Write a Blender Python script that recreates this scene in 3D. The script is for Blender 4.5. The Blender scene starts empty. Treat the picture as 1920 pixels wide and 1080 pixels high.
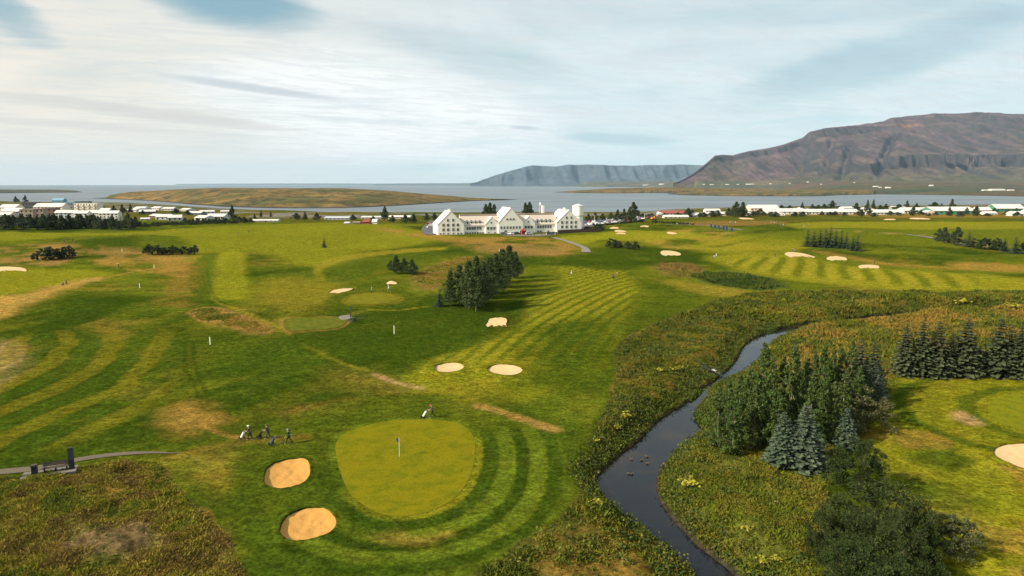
import bpy, bmesh, math, random
import numpy as np
from mathutils import Vector, Matrix, Euler

R = math.radians
SC = bpy.context.scene
COL = SC.collection
random.seed(7)
rng = np.random.default_rng(11)

# ---------------------------------------------------------------- camera
CAM_Z = 30.0
PITCH = R(8.66)
FPX = 1280.0                       # focal length in photo pixels (24 mm on 36 mm, 1920 px)
cam_d = bpy.data.cameras.new('camera'); cam_d.lens = 24.0; cam_d.sensor_width = 36.0
cam_d.clip_start = 0.5; cam_d.clip_end = 150000.0
cam = bpy.data.objects.new('camera', cam_d); COL.objects.link(cam)
cam.location = (0, 0, CAM_Z); cam.rotation_euler = (math.pi/2 - PITCH, 0, 0)
SC.camera = cam

# ---------------------------------------------------------------- light
SUN_EL, SUN_FROM = R(33), R(-114)     # the sun stands to the left, a little behind the viewer
sdir = Vector((math.sin(SUN_FROM)*math.cos(SUN_EL), math.cos(SUN_FROM)*math.cos(SUN_EL), math.sin(SUN_EL)))
sun_d = bpy.data.lights.new('sun', 'SUN'); sun_d.energy = 5.0; sun_d.angle = R(0.6); sun_d.color = (1.0, 0.89, 0.70)
sun = bpy.data.objects.new('sun', sun_d); COL.objects.link(sun)
sun.rotation_euler = sdir.to_track_quat('Z', 'Y').to_euler()

SC.render.engine = 'CYCLES'
SC.cycles.use_denoising = True
SC.cycles.max_bounces = 6; SC.cycles.transparent_max_bounces = 8
SC.cycles.volume_bounces = 0
SC.view_settings.view_transform = 'Standard'; SC.view_settings.look = 'None'
SC.view_settings.exposure = 0.75; SC.view_settings.gamma = 1.0; SC.view_settings.use_curve_mapping = False

# ---------------------------------------------------------------- node helper
class NT:
    def __init__(s, tree): s.t = tree; s.n = tree.nodes; s.l = tree.links
    def node(s, typ, **kw):
        n = s.n.new(typ)
        for k, v in kw.items(): setattr(n, k, v)
        return n
    def put(s, sock, v):
        if isinstance(v, (int, float)): sock.default_value = v
        elif isinstance(v, (tuple, list)):
            if len(v) == 3 and len(getattr(sock, 'default_value', v)) == 4: v = (*v, 1)
            sock.default_value = v
        else: s.l.new(v, sock)
    def m(s, op, a, b=None, c=None, clamp=False):
        n = s.n.new('ShaderNodeMath'); n.operation = op; n.use_clamp = clamp
        for i, v in enumerate((a, b, c)):
            if v is not None: s.put(n.inputs[i], v)
        return n.outputs[0]
    def mix(s, f, a, b, blend='MIX'):
        n = s.n.new('ShaderNodeMix'); n.data_type = 'RGBA'; n.blend_type = blend
        s.put(n.inputs[0], f); s.put(n.inputs[6], a); s.put(n.inputs[7], b)
        return n.outputs[2]
    def ramp(s, f, lo, hi, a=0.0, b=1.0):
        n = s.n.new('ShaderNodeMapRange'); n.interpolation_type = 'SMOOTHSTEP'
        s.put(n.inputs[0], f); s.put(n.inputs[1], lo); s.put(n.inputs[2], hi); s.put(n.inputs[3], a); s.put(n.inputs[4], b)
        return n.outputs[0]
    def noise(s, vec, scale, detail=4, rough=0.55, dist=0.0, dims='3D'):
        n = s.n.new('ShaderNodeTexNoise'); n.noise_dimensions = dims
        if vec is not None: s.l.new(vec, n.inputs['Vector'])
        n.inputs['Scale'].default_value = scale; n.inputs['Detail'].default_value = detail
        n.inputs['Roughness'].default_value = rough; n.inputs['Distortion'].default_value = dist
        return n.outputs[0]
    def xyz(s, x, y, z):
        n = s.n.new('ShaderNodeCombineXYZ')
        s.put(n.inputs[0], x); s.put(n.inputs[1], y); s.put(n.inputs[2], z)
        return n.outputs[0]
    def sep(s, v):
        n = s.n.new('ShaderNodeSeparateXYZ'); s.l.new(v, n.inputs[0]); return n.outputs

# ---------------------------------------------------------------- world: sky with streaky high cloud
world = bpy.data.worlds.new('World'); SC.world = world; world.use_nodes = True
w = NT(world.node_tree)
for n in list(w.n): w.n.remove(n)
out = w.node('ShaderNodeOutputWorld'); bg = w.node('ShaderNodeBackground')
bg.inputs['Strength'].default_value = 0.073
w.l.new(bg.outputs[0], out.inputs[0])
sky = w.node('ShaderNodeTexSky', sky_type='NISHITA', sun_disc=False, sun_elevation=SUN_EL, sun_rotation=SUN_FROM)
sky.air_density = 1.0; sky.dust_density = 1.0; sky.ozone_density = 2.0
tc = w.node('ShaderNodeTexCoord')
dx, dy, dz = w.sep(tc.outputs['Generated'])
zc = w.m('ADD', w.m('MAXIMUM', dz, 0.0), 0.055)
cx = w.m('DIVIDE', dx, zc); cy = w.m('DIVIDE', dy, zc)
az = w.m('ARCTAN2', dx, dy); el = w.m('ARCSINE', dz)
# cloud sheet coordinates, turned so that the streaks run out to the lower left
ca, sa = math.cos(R(24)), math.sin(R(24))
ux = w.m('ADD', w.m('MULTIPLY', cx, ca), w.m('MULTIPLY', cy, sa))
uy = w.m('SUBTRACT', w.m('MULTIPLY', cy, ca), w.m('MULTIPLY', cx, sa))
vec_s = w.xyz(w.m('MULTIPLY', ux, 0.50), w.m('MULTIPLY', uy, 0.62), 0.0)
vec_f = w.xyz(w.m('MULTIPLY', ux, 0.75), w.m('MULTIPLY', uy, 1.7), 3.7)
n1 = w.noise(vec_s, 0.9, 7, 0.60, 1.2)
n2 = w.noise(vec_f, 0.9, 7, 0.62, 0.7)
n3 = w.noise(w.xyz(w.m('MULTIPLY', az, 2.2), w.m('MULTIPLY', el, 24.0), 1.3), 1.6, 6, 0.62, 0.25)
low = w.ramp(el, 0.02, 0.16, 1.0, 0.0)
def blob(a0, e0, ra, re, rot=0.0):
    a = w.m('SUBTRACT', az, R(a0)); e = w.m('SUBTRACT', el, R(e0))
    c, s_ = math.cos(R(rot)), math.sin(R(rot))
    p = w.m('DIVIDE', w.m('ADD', w.m('MULTIPLY', a, c), w.m('MULTIPLY', e, s_)), R(ra))
    q = w.m('DIVIDE', w.m('SUBTRACT', w.m('MULTIPLY', e, c), w.m('MULTIPLY', a, s_)), R(re))
    d = w.m('ADD', w.m('MULTIPLY', p, p), w.m('MULTIPLY', q, q))
    d = w.m('ADD', d, w.m('MULTIPLY', w.m('SUBTRACT', n2, 0.5), 1.5))
    return w.ramp(d, 0.0, 1.15, 1.0, 0.0)
cover = w.m('ADD', w.m('MULTIPLY', n1, 0.85), w.m('MULTIPLY', n2, 0.45))
cover = w.m('ADD', cover, w.m('MULTIPLY', w.ramp(az, R(-35), R(20), 1.0, 0.0), 0.10))
n4 = w.noise(w.xyz(w.m('MULTIPLY', ux, 1.4), w.m('MULTIPLY', uy, 3.4), 7.1), 1.2, 8, 0.68, 1.6)
cover = w.m('ADD', cover, w.m('MULTIPLY', w.m('SUBTRACT', n4, 0.5), 0.38))
cover = w.ramp(cover, 0.40, 0.80)
holes = w.m('MAXIMUM', w.m('MULTIPLY', blob(-21.8, 13.6, 7.0, 2.6, -8), 1.0), w.m('MULTIPLY', blob(-36.0, 11.4, 4.2, 1.6, -30), 0.75))
holes = w.m('MAXIMUM', holes, w.m('MULTIPLY', blob(-3.0, 10.2, 9.0, 1.8, -12), 0.18))
holes = w.m('MAXIMUM', holes, w.m('MULTIPLY', blob(27.0, 8.6, 12.0, 2.0, 14), 0.38))
cover = w.m('MULTIPLY', cover, w.m('SUBTRACT', 1.0, w.m('MULTIPLY', holes, 0.95)))
cover = w.m('MULTIPLY_ADD', cover, 0.44, 0.54, clamp=True)
cover = w.m('MULTIPLY', cover, w.m('SUBTRACT', 1.0, w.m('MULTIPLY', holes, 0.86)))
# brightness of the cloud: pale cream to the left (near the sun), cooler to the right
warm = w.ramp(az, R(-40), R(12), 1.0, 0.0)
ccol = w.mix(warm, (6.8, 7.75, 7.95), (8.2, 7.45, 6.4))
hi = w.ramp(el, R(7), R(17), 0.0, 1.0)
ccol = w.mix(w.m('MULTIPLY', hi, 0.55), ccol, (5.2, 5.8, 6.0))
ccol = w.mix(w.m('MULTIPLY', w.ramp(n1, 0.45, 0.75), 0.22), ccol, (5.0, 5.2, 5.4))
ccol = w.mix(w.m('MULTIPLY', blob(-11, 5.6, 16, 5.0, -6), 0.9), ccol, (9.4, 9.4, 9.2))
ccol = w.mix(w.m('MULTIPLY', w.ramp(n4, 0.44, 0.60), 0.42), ccol, (5.6, 5.9, 6.1))
gap = w.mix(0.72, sky.outputs[0], (1.9, 3.7, 4.3))
gap = w.mix(w.m('MULTIPLY', low, 0.8), gap, w.mix(warm, (5.8, 7.3, 7.6), (7.8, 7.1, 6.1)))
skyc = w.mix(cover, gap, ccol)
# thin grey bands low in the sky
band = w.m('MULTIPLY', w.ramp(n3, 0.52, 0.70), w.m('MULTIPLY', w.ramp(el, R(0.2), R(1.2)), w.ramp(el, R(4.5), R(7.0), 1.0, 0.0)))
skyc = w.mix(w.m('MULTIPLY', band, 0.60), skyc, w.mix(warm, (4.8, 6.5, 7.0), (6.1, 5.7, 5.2)))
def streak(a0, e0, ra, re, rot, k, col):
    global skyc
    skyc = w.mix(w.m('MULTIPLY', blob(a0, e0, ra, re, rot), k), skyc, col)
streak(-19.7, 7.15, 7.6, 0.38, -5.5, 0.85, (5.0, 5.5, 5.8))
streak(-28.0, 5.1, 13.0, 0.55, -5.0, 0.75, (6.0, 5.75, 5.4))
streak(-31.0, 4.0, 11.0, 0.35, -2.0, 0.6, (6.2, 5.9, 5.5))
streak(1.0, 4.55, 1.6, 0.22, -4, 0.7, (4.3, 5.2, 5.6))
streak(8.8, 3.6, 5.0, 0.55, -3, 0.75, (4.2, 5.6, 6.1))
w.l.new(skyc, bg.inputs['Color'])

# ================================================================ helpers
CT, ST = math.cos(PITCH), math.sin(PITCH)
def P(px, py, z=0.0):
    """where the line of sight through a photo pixel meets the height z"""
    u = (px-960)/FPX; v = (540-py)/FPX
    d = (u, CT+v*ST, -ST+v*CT); t = (z-CAM_Z)/d[2]
    return np.array((d[0]*t, d[1]*t))
def far_x(px, y): return y*((px-960)/FPX)/1.0115        # a far point's sideways offset at distance y
def el_of(py): return math.atan((540-py)/FPX) - PITCH    # elevation of a photo row above eye level

def hash2(ix, iy, seed):
    h = (ix.astype(np.int64)*374761393 + iy.astype(np.int64)*668265263 + seed*974711) & 0x7fffffff
    h = ((h ^ (h >> 13))*1274126177) & 0x7fffffff
    return ((h ^ (h >> 16)) & 0xffff)/65535.0
def vnoise(x, y, seed=0):
    x = np.asarray(x, float); y = np.asarray(y, float)
    ix = np.floor(x); iy = np.floor(y); fx = x-ix; fy = y-iy
    fx = fx*fx*fx*(fx*(fx*6-15)+10); fy = fy*fy*fy*(fy*(fy*6-15)+10)
    a = hash2(ix, iy, seed); b = hash2(ix+1, iy, seed); c = hash2(ix, iy+1, seed); d = hash2(ix+1, iy+1, seed)
    return (a*(1-fx)+b*fx)*(1-fy) + (c*(1-fx)+d*fx)*fy
def fbm(x, y, oct=4, seed=0, gain=0.5):
    s = 0; a = 1; t = 0
    for i in range(oct):
        s = s + a*vnoise(x*2**i+17.3*i, y*2**i-9.1*i, seed+i); t += a; a *= gain
    return s/t
def sstep(x, a, b):
    t = np.clip((x-a)/(b-a), 0, 1); return t*t*(3-2*t)

def smooth_closed(pts, n=6):
    pts = [np.array(p, float) for p in pts]; out = []; m = len(pts)
    for i in range(m):
        p0, p1, p2, p3 = pts[i-1], pts[i], pts[(i+1) % m], pts[(i+2) % m]
        for k in range(n):
            t = k/n
            out.append(0.5*((2*p1)+(p2-p0)*t+(2*p0-5*p1+4*p2-p3)*t*t+(3*p1-p0-3*p2+p3)*t**3))
    return np.array(out)
def smooth_open(pts, n=6):
    pts = [np.array(p, float) for p in pts]
    pts = [2*pts[0]-pts[1]] + pts + [2*pts[-1]-pts[-2]]; out = []
    for i in range(1, len(pts)-2):
        p0, p1, p2, p3 = pts[i-1:i+3]
        for k in range(n):
            t = k/n
            out.append(0.5*((2*p1)+(p2-p0)*t+(2*p0-5*p1+4*p2-p3)*t*t+(3*p1-p0-3*p2+p3)*t**3))
    out.append(pts[-2]); return np.array(out)
def sdf(X, Y, poly, margin=30.0):
    """signed distance to a closed polygon (negative inside); far-off points get +margin"""
    out = np.full(X.shape, float(margin))
    lo = poly.min(0)-margin; hi = poly.max(0)+margin
    sel = (X > lo[0]) & (X < hi[0]) & (Y > lo[1]) & (Y < hi[1])
    x = X[sel]; y = Y[sel]
    if x.size == 0: return out
    d2 = np.full(x.shape, 1e12); ins = np.zeros(x.shape, bool)
    n = len(poly)
    for i in range(n):
        a = poly[i]; b = poly[(i+1) % n]; e = b-a; L = e@e+1e-12
        t = np.clip(((x-a[0])*e[0]+(y-a[1])*e[1])/L, 0, 1)
        d2 = np.minimum(d2, (x-a[0]-t*e[0])**2+(y-a[1]-t*e[1])**2)
        if a[1] != b[1]:
            c = ((a[1] > y) != (b[1] > y)) & (x < (b[0]-a[0])*(y-a[1])/(b[1]-a[1])+a[0])
            ins ^= c
    d = np.sqrt(d2); out[sel] = np.minimum(np.where(ins, -d, d), margin)
    return out
def ldist(X, Y, line, margin=30.0):
    out = np.full(X.shape, float(margin))
    lo = line.min(0)-margin; hi = line.max(0)+margin
    sel = (X > lo[0]) & (X < hi[0]) & (Y > lo[1]) & (Y < hi[1])
    x = X[sel]; y = Y[sel]; d2 = np.full(x.shape, margin**2)
    for i in range(len(line)-1):
        a = line[i]; e = line[i+1]-a; L = e@e+1e-12
        t = np.clip(((x-a[0])*e[0]+(y-a[1])*e[1])/L, 0, 1)
        d2 = np.minimum(d2, (x-a[0]-t*e[0])**2+(y-a[1]-t*e[1])**2)
    out[sel] = np.sqrt(d2); return out

# ---------------------------------------------------------------- materials
MATS = {}
def mat(name, color, rough=0.8, var=0.0, scale=3.0, metallic=0.0, spec=0.3, bump=0.0, attr=None, trans=0.0, objvar=0.0):
    if name in MATS: return MATS[name]
    m = bpy.data.materials.new(name); m.use_nodes = True; t = NT(m.node_tree)
    b = t.n['Principled BSDF']; b.inputs['Roughness'].default_value = rough
    b.inputs['Metallic'].default_value = metallic; b.inputs['Specular IOR Level'].default_value = spec
    col = None
    if attr:
        a = t.node('ShaderNodeAttribute', attribute_name=attr); col = a.outputs['Color']
    if var or bump:
        tcn = t.node('ShaderNodeTexCoord'); ns = t.noise(tcn.outputs['Object'], scale, 5, 0.6)
        f = t.m('MULTIPLY_ADD', ns, 2*var, 1-var)
        base = col if col is not None else tuple(color)
        col = t.mix(1.0, base, t.xyz(f, f, f), 'MULTIPLY')
        if bump:
            bp = t.node('ShaderNodeBump'); bp.inputs['Strength'].default_value = bump
            t.l.new(ns, bp.inputs['Height']); t.l.new(bp.outputs[0], b.inputs['Normal'])
    if objvar:
        oi = t.node('ShaderNodeObjectInfo'); f = t.m('MULTIPLY_ADD', oi.outputs['Random'], 2*objvar, 1-objvar)
        g = t.m('MULTIPLY_ADD', oi.outputs['Random'], 0.8*objvar, 1-0.4*objvar)
        col = t.mix(1.0, col if col is not None else tuple(color), t.xyz(f, g, f), 'MULTIPLY')
    t.put(b.inputs['Base Color'], col if col is not None else tuple(color))
    if trans:
        tr = t.node('ShaderNodeBsdfTranslucent'); t.put(tr.inputs['Color'], col if col is not None else tuple(color))
        mx = t.node('ShaderNodeMixShader'); mx.inputs[0].default_value = trans
        t.l.new(b.outputs[0], mx.inputs[1]); t.l.new(tr.outputs[0], mx.inputs[2])
        t.l.new(mx.outputs[0], t.n['Material Output'].inputs[0])
    MATS[name] = m; return m

# ---------------------------------------------------------------- mesh helpers
def np_mesh(name, verts, faces, mats=(), mat_idx=None, colors=None, smooth=False):
    """verts (n,3); faces: (k,3) or (k,4) int array, or list of lists"""
    me = bpy.data.meshes.new(name)
    if isinstance(faces, np.ndarray):
        n = faces.shape[1]; k = len(faces)
        me.vertices.add(len(verts)); me.vertices.foreach_set('co', np.asarray(verts, np.float32).ravel())
        me.loops.add(k*n); me.loops.foreach_set('vertex_index', faces.astype(np.int32).ravel())
        me.polygons.add(k); me.polygons.foreach_set('loop_start', np.arange(0, k*n, n, dtype=np.int32))
        me.polygons.foreach_set('loop_total', np.full(k, n, np.int32))
    else:
        me.from_pydata([tuple(map(float, v)) for v in verts], [], [list(f) for f in faces])
    for m in mats: me.materials.append(m)
    if mat_idx is not None: me.polygons.foreach_set('material_index', np.asarray(mat_idx, np.int32))
    if colors is not None:
        a = me.attributes.new('Col', 'FLOAT_COLOR', 'POINT')
        c = np.ones((len(verts), 4), np.float32); c[:, :3] = colors
        a.data.foreach_set('color', c.ravel())
    me.update(calc_edges=True)
    if smooth: me.polygons.foreach_set('use_smooth', np.ones(len(me.polygons), bool))
    me.validate()
    return me
def link(name, data, parent=None, loc=None, rotz=None):
    o = bpy.data.objects.new(name, data); COL.objects.link(o)
    if parent is not None: o.parent = parent
    if loc is not None: o.location = loc
    if rotz is not None: o.rotation_euler[2] = rotz
    return o
def tag(o, label=None, cat=None, group=None, kind=None):
    if label: o['label'] = label
    if cat: o['category'] = cat
    if group: o['group'] = group
    if kind: o['kind'] = kind
    return o
def thing(name, label, cat, loc=(0, 0, 0), rotz=0.0, group=None):
    o = link(name, None, None, loc, rotz); o.empty_display_size = 0.3
    return tag(o, label, cat, group)
def copy_tree(o, parent=None, **kw):
    c = o.copy(); COL.objects.link(c); c.parent = parent
    for ch in KIDS.get(o.name, [x for x in o.children]): copy_tree(ch, c)
    return c
KIDS = {}
_on = ['', 'first', 'second', 'third', 'fourth', 'fifth', 'sixth', 'seventh', 'eighth', 'ninth', 'tenth', 'eleventh', 'twelfth', 'thirteenth', 'fourteenth', 'fifteenth', 'sixteenth', 'seventeenth', 'eighteenth', 'nineteenth']
_tens = {20: ('twenty', 'twentieth'), 30: ('thirty', 'thirtieth'), 40: ('forty', 'fortieth'), 50: ('fifty', 'fiftieth'), 60: ('sixty', 'sixtieth'), 70: ('seventy', 'seventieth')}
def nth(i):
    n = i+1
    if n < 20: return _on[n]
    t, u = n//10*10, n % 10
    return _tens[t][1] if u == 0 else _tens[t][0]+'-'+_on[u]
ORD = ['leftmost', 'second from left', 'third from left', 'fourth from left', 'fifth from left', 'sixth from left', 'seventh from left', 'eighth from left', 'ninth from left', 'tenth from left', 'eleventh from left', 'twelfth from left', 'thirteenth from left', 'fourteenth from left', 'fifteenth from left', 'sixteenth from left', 'seventeenth from left', 'eighteenth from left', 'nineteenth from left', 'twentieth from left']
class MB:
    def __init__(s): s.v = []; s.f = []; s.mi = []
    def add(s, v, f, mi=0):
        o = len(s.v); s.v += [tuple(map(float, q)) for q in v]; s.f += [[i+o for i in q] for q in f]; s.mi += [mi]*len(f); return s
    def box(s, x0, x1, y0, y1, z0, z1, mi=0):
        return s.add([(x0,y0,z0),(x1,y0,z0),(x1,y1,z0),(x0,y1,z0),(x0,y0,z1),(x1,y0,z1),(x1,y1,z1),(x0,y1,z1)],
                     [(0,3,2,1),(4,5,6,7),(0,1,5,4),(1,2,6,5),(2,3,7,6),(3,0,4,7)], mi)
    def prism(s, poly, axis, a, b, mi=0):
        """poly in the two other axes, extruded along axis ('x','y','z') from a to b"""
        n = len(poly)
        def mk(p, t):
            return (t, p[0], p[1]) if axis == 'x' else (p[0], t, p[1]) if axis == 'y' else (p[0], p[1], t)
        v = [mk(p, a) for p in poly]+[mk(p, b) for p in poly]
        f = [list(range(n))[::-1], list(range(n, 2*n))]+[(i, (i+1) % n, n+(i+1) % n, n+i) for i in range(n)]
        return s.add(v, f, mi)
    def tube(s, pts, r, n=6, mi=0, cap=True):
        pts = [Vector(p) for p in pts]; rs = r if isinstance(r, (list, tuple)) else [r]*len(pts)
        v = []; f = []
        for i, p in enumerate(pts):
            d = (pts[min(i+1, len(pts)-1)]-pts[max(i-1, 0)]).normalized()
            a = d.orthogonal().normalized() if abs(d.z) > 0.99 else d.cross(Vector((0, 0, 1))).normalized()
            b = d.cross(a)
            for k in range(n):
                t = 2*math.pi*k/n; v.append(p+(a*math.cos(t)+b*math.sin(t))*rs[i])
        for i in range(len(pts)-1):
            for k in range(n):
                k2 = (k+1) % n; f.append((i*n+k, i*n+k2, (i+1)*n+k2, (i+1)*n+k))
        if cap: f += [list(range(n))[::-1], [(len(pts)-1)*n+k for k in range(n)]]
        return s.add(v, f, mi)
    def lathe(s, prof, n=16, mi=0, c=(0, 0)):
        v = []; f = []
        for r, z in prof:
            for k in range(n):
                t = 2*math.pi*k/n; v.append((c[0]+r*math.cos(t), c[1]+r*math.sin(t), z))
        for i in range(len(prof)-1):
            for k in range(n):
                k2 = (k+1) % n; f.append((i*n+k, i*n+k2, (i+1)*n+k2, (i+1)*n+k))
        f += [list(range(n))[::-1], [(len(prof)-1)*n+k for k in range(n)]]
        return s.add(v, f, mi)
    def mesh(s, name, *mats, smooth=False):
        me = np_mesh(name, s.v, s.f, mats, s.mi, smooth=smooth); return me
    def build(s, name, m, parent=None, smooth=False):
        ms = m if isinstance(m, (list, tuple)) else (m,)
        return link(name, s.mesh(name, *ms, smooth=smooth), parent)

# ================================================================ terrain
SEA = -35.0
WATER = -1.7                       # the stream's surface
_sh = np.array([(-900,378),(-300,376),(0,377),(240,380),(330,386),(400,391),(500,397),(620,400),(800,402),(1000,403),(1200,401),(1260,394),(1400,389),(1500,387),(1700,385),(1920,383),(2400,381),(3200,380)], float)
_sha = np.array([((p[0]-960)/FPX/1.009) for p in _sh])
_shr = np.array([(SEA-CAM_Z)/math.tan(el_of(p[1])) for p in _sh])
def shore_r(tx): return np.interp(tx, _sha, _shr)

def H0(x, y):
    x = np.asarray(x, float); y = np.asarray(y, float)
    near = 1-sstep(y, 430, 620)
    h = (fbm(x/70+3, y/90, 2, 5)-0.5)*2.4*sstep(y, 90, 150)*near
    h = h + (fbm(x/19, y/24, 2, 8)-0.5)*0.7*sstep(y, 60, 110)*near
    # hillock on the left, and the low ridge the left fairway climbs
    h = h + 3.2*np.exp(-(((x+190)/38)**2+((y-330)/45)**2))*near
    h = h + 1.6*np.exp(-(((x+58)/16)**2+((y-158)/9)**2))
    h = h - 1.2*np.exp(-(((x+75)/40)**2+((y-205)/25)**2))
    # slope down to the shore
    r = np.maximum(y, 1.0); t = (r-500)/(shore_r(x/r)-500)
    h = h - 35.6*np.clip(t, 0, 1)**1.25*(0.35+0.65*sstep(t, 0, .9)) - 9*np.clip((t-1)*6, 0, 1)
    h = h + (fbm(x/120, y/120, 3, 31)-0.5)*5*sstep(t, 0.05, 0.3)*(1-sstep(t, 0.8, 1.0))
    return h

RIVER_L = [(1960,577),(1840,579),(1740,582),(1640,592),(1580,601),(1520,606),(1490,612),(1455,617),(1425,628),(1400,641),(1388,655),(1378,675),(1360,694),(1345,708),(1315,727),(1298,741),(1280,758),(1250,775),(1222,797),(1192,828),(1165,848),(1140,868),(1120,888),(1112,904),(1124,926),(1150,955),(1180,980),(1220,1010),(1260,1040),(1300,1085),(1330,1160),(1370,1300)]
RIVER_R = [(1960,583),(1840,585),(1740,590),(1640,602),(1580,608),(1530,609),(1500,621),(1462,635),(1440,655),(1420,680),(1392,700),(1365,716),(1341,730),(1329,745),(1311,765),(1306,780),(1321,798),(1313,812),(1285,835),(1260,860),(1241,890),(1237,915),(1245,940),(1265,968),(1285,990),(1310,1018),(1345,1045),(1385,1078),(1440,1150),(1500,1300)]
_rl = smooth_open([P(a, b, WATER) for a, b in RIVER_L], 3); _rr = smooth_open([P(a, b, WATER) for a, b in RIVER_R], 3)
RIVER = np.concatenate([_rl, _rr[::-1]])

# bunkers: photo outline (world outline is taken on the ground)
def ell(cx, cy, rx, ry, rot=0, wob=0.0, seed=0, n=14):
    rg = random.Random(seed); o = []
    for k in range(n):
        t = 2*math.pi*k/n; q = 1+wob*(rg.random()-0.5)
        a, b = rx*math.cos(t)*q, ry*math.sin(t)*q
        o.append((cx+a*math.cos(R(rot))-b*math.sin(R(rot)), cy+a*math.sin(R(rot))+b*math.cos(R(rot))))
    return o
BUNKERS = [
 ('golden sand bunker left of the main green, farther of the two', [(495,898),(500,882),(518,870),(540,864),(562,862),(577,866),(582,880),(580,896),(570,908),(550,916),(525,920),(508,917),(497,910)], .55),
 ('golden sand bunker at the bottom, nearest of all bunkers', [(524,998),(530,980),(545,966),(570,957),(595,955),(615,959),(628,970),(631,985),(622,1000),(600,1010),(575,1017),(550,1018),(533,1012)], .6),
 ('pale sand bunker on the fairway, left of a close pair', [(815,690),(822,685),(838,682),(858,682),(870,687),(866,694),(850,699),(830,700),(818,697)], .45),
 ('pale sand bunker on the fairway, right of a close pair', [(914,694),(922,688),(945,685),(968,688),(980,694),(974,702),(958,706),(935,704),(918,699)], .45),
 ('waisted sand bunker just below the birch grove', [(910,612),(914,606),(918,601),(926,599),(938,598.5),(948,599.5),(951,603),(949,608),(950,613),(944,617),(930,618),(917,617)], .45),
 ('slanting thin sand bunker left of the small middle green', [(617,550),(626,545),(645,543),(661,543),(655,546),(640,549),(625,552)], .4),
 ('tiny sand bunker behind the small middle green', [(724,532),(732,529),(744,531),(743,533),(730,534)], .3),
 ('flat sand bunker cut by the left picture edge', [(-40,505),(-10,502),(30,502),(48,505),(46,510),(10,511),(-30,511)], .4),
 ('pale sand bunker cut by the right picture edge', [(1862,851),(1868,842),(1885,837),(1915,834),(1960,836),(1990,850),(1985,872),(1950,884),(1915,881),(1890,871),(1870,861)], .5),
 ('oval sand bunker right of the two dark round bushes', [(1238,474),(1245,471),(1262,472),(1276,476),(1273,481),(1255,482),(1243,479)], .5),
 ('largest sand bunker below the dense spruce clump', [(1471,477),(1480,474),(1505,476),(1528,482),(1515,486),(1495,485),(1480,482)], .5),
 ('middle sand bunker of three on the right fairway', [(1549,485),(1560,482),(1580,483),(1589,487),(1575,490),(1556,489)], .45),
 ('lowest sand bunker of three on the right fairway', [(1609,500),(1622,498),(1645,499),(1648,503),(1630,505),(1614,504)], .4),
 ('thin sand bunker near the car park, top left of the close three', ell(1152,428,9,1.5,0,.2,1), .4),
 ('long sand bunker near the car park, middle of the close three', ell(1163,434,11,1.7,2,.2,2), .4),
 ('long sand bunker near the car park, bottom of the close three', ell(1164,438.5,10,1.6,2,.2,3), .4),
 ('lone thin sand bunker closest to the car park road', ell(1209,425,8.5,1.6,0,.2,4), .4),
 ('lone sand bunker on the green slope below the excavator', ell(1260,438,10,1.9,5,.2,5), .4),
 ('far thin sand bunker beyond the blue flags', ell(1400,410.5,15,1.5,4,.2,6), .5),
 ('far short sand bunker on the right, left of a pair', ell(1668,412,12,1.3,0,.2,7), .5),
 ('far long sand bunker on the right, right of a pair', ell(1725,410.5,20,1.6,2,.2,8), .5),
]
_T = np.geomspace(32, 3200, 500)
def Gz(px, py, H):
    """first meeting of the line of sight with the ground height H"""
    u = (px-960)/FPX; v = (540-py)/FPX; d = np.array((u, CT+v*ST, -ST+v*CT)); ts = _T
    for k in range(3):
        dz = CAM_Z+d[2]*ts-H(d[0]*ts, d[1]*ts); i = int(np.argmax(dz <= 0))
        if dz[i] > 0: return P(px, py, SEA)
        if i == 0: break
        if k < 2: ts = np.linspace(ts[i-1], ts[i], 24)
    t = ts[i-1]+(ts[i]-ts[i-1])*dz[i-1]/(dz[i-1]-dz[i]+1e-9) if i else ts[0]
    return d[:2]*t
for b in range(len(BUNKERS)):
    l, o, d = BUNKERS[b]
    BUNKERS[b] = (l, smooth_closed([Gz(x, y, H0) for x, y in o], 4), d)

HUMPS = []            # tussocky roughs: (outline, height, size)
CARVED = [0, 1, 2, 3, 8]; LIPW = {0: .55, 1: .5, 2: 1.1, 3: 1.1, 4: 1.4, 8: .6}
def H(x, y):
    """finished ground height: base relief, stream bed, bunker bowls"""
    x = np.atleast_1d(np.asarray(x, float)); y = np.atleast_1d(np.asarray(y, float))
    h = H0(x, y)
    d = sdf(x, y, RIVER, 14.0)
    wid = 3.2+2.5*vnoise(x/9, y/9, 77)
    bank = WATER+0.25+(h-WATER-0.25)*sstep(d, 0.0, wid)
    h = np.where(d < 14, np.where(d > 0, bank, WATER+0.25-1.2*sstep(-d, 0, 1.3)), h)
    for po, amp, sc in HUMPS:
        m = sstep(-sdf(x, y, po, 4.0), 0.0, 1.8)
        if m.any(): h = h + m*np.where(d < 14, sstep(d, .8, 3.5), 1.0)*amp*((fbm(x/sc, y/sc, 3, 55)-.42)*1.6+(fbm(x/sc/3.5, y/sc/3.5, 2, 56)-.5)*1.5)
    for i in CARVED:
        l, o, dep = BUNKERS[i]
        q = sdf(x, y, o, 3.0); g = LIPW[i]
        h = h + 0.16*np.exp(-((q-g)/1.2)**2) - (dep+.5)*(1-sstep(q, g-.25, g))
    return h
def G(px, py):
    """ground point (x, y, z) seen at a photo pixel"""
    p = Gz(px, py, H); return Vector((p[0], p[1], float(H(p[0], p[1])[0])))
_wc = {}
def Wp(poly):
    k = tuple(poly)
    if k not in _wc: _wc[k] = np.array([Gz(x, y, H0) for x, y in poly])
    return _wc[k]

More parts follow.
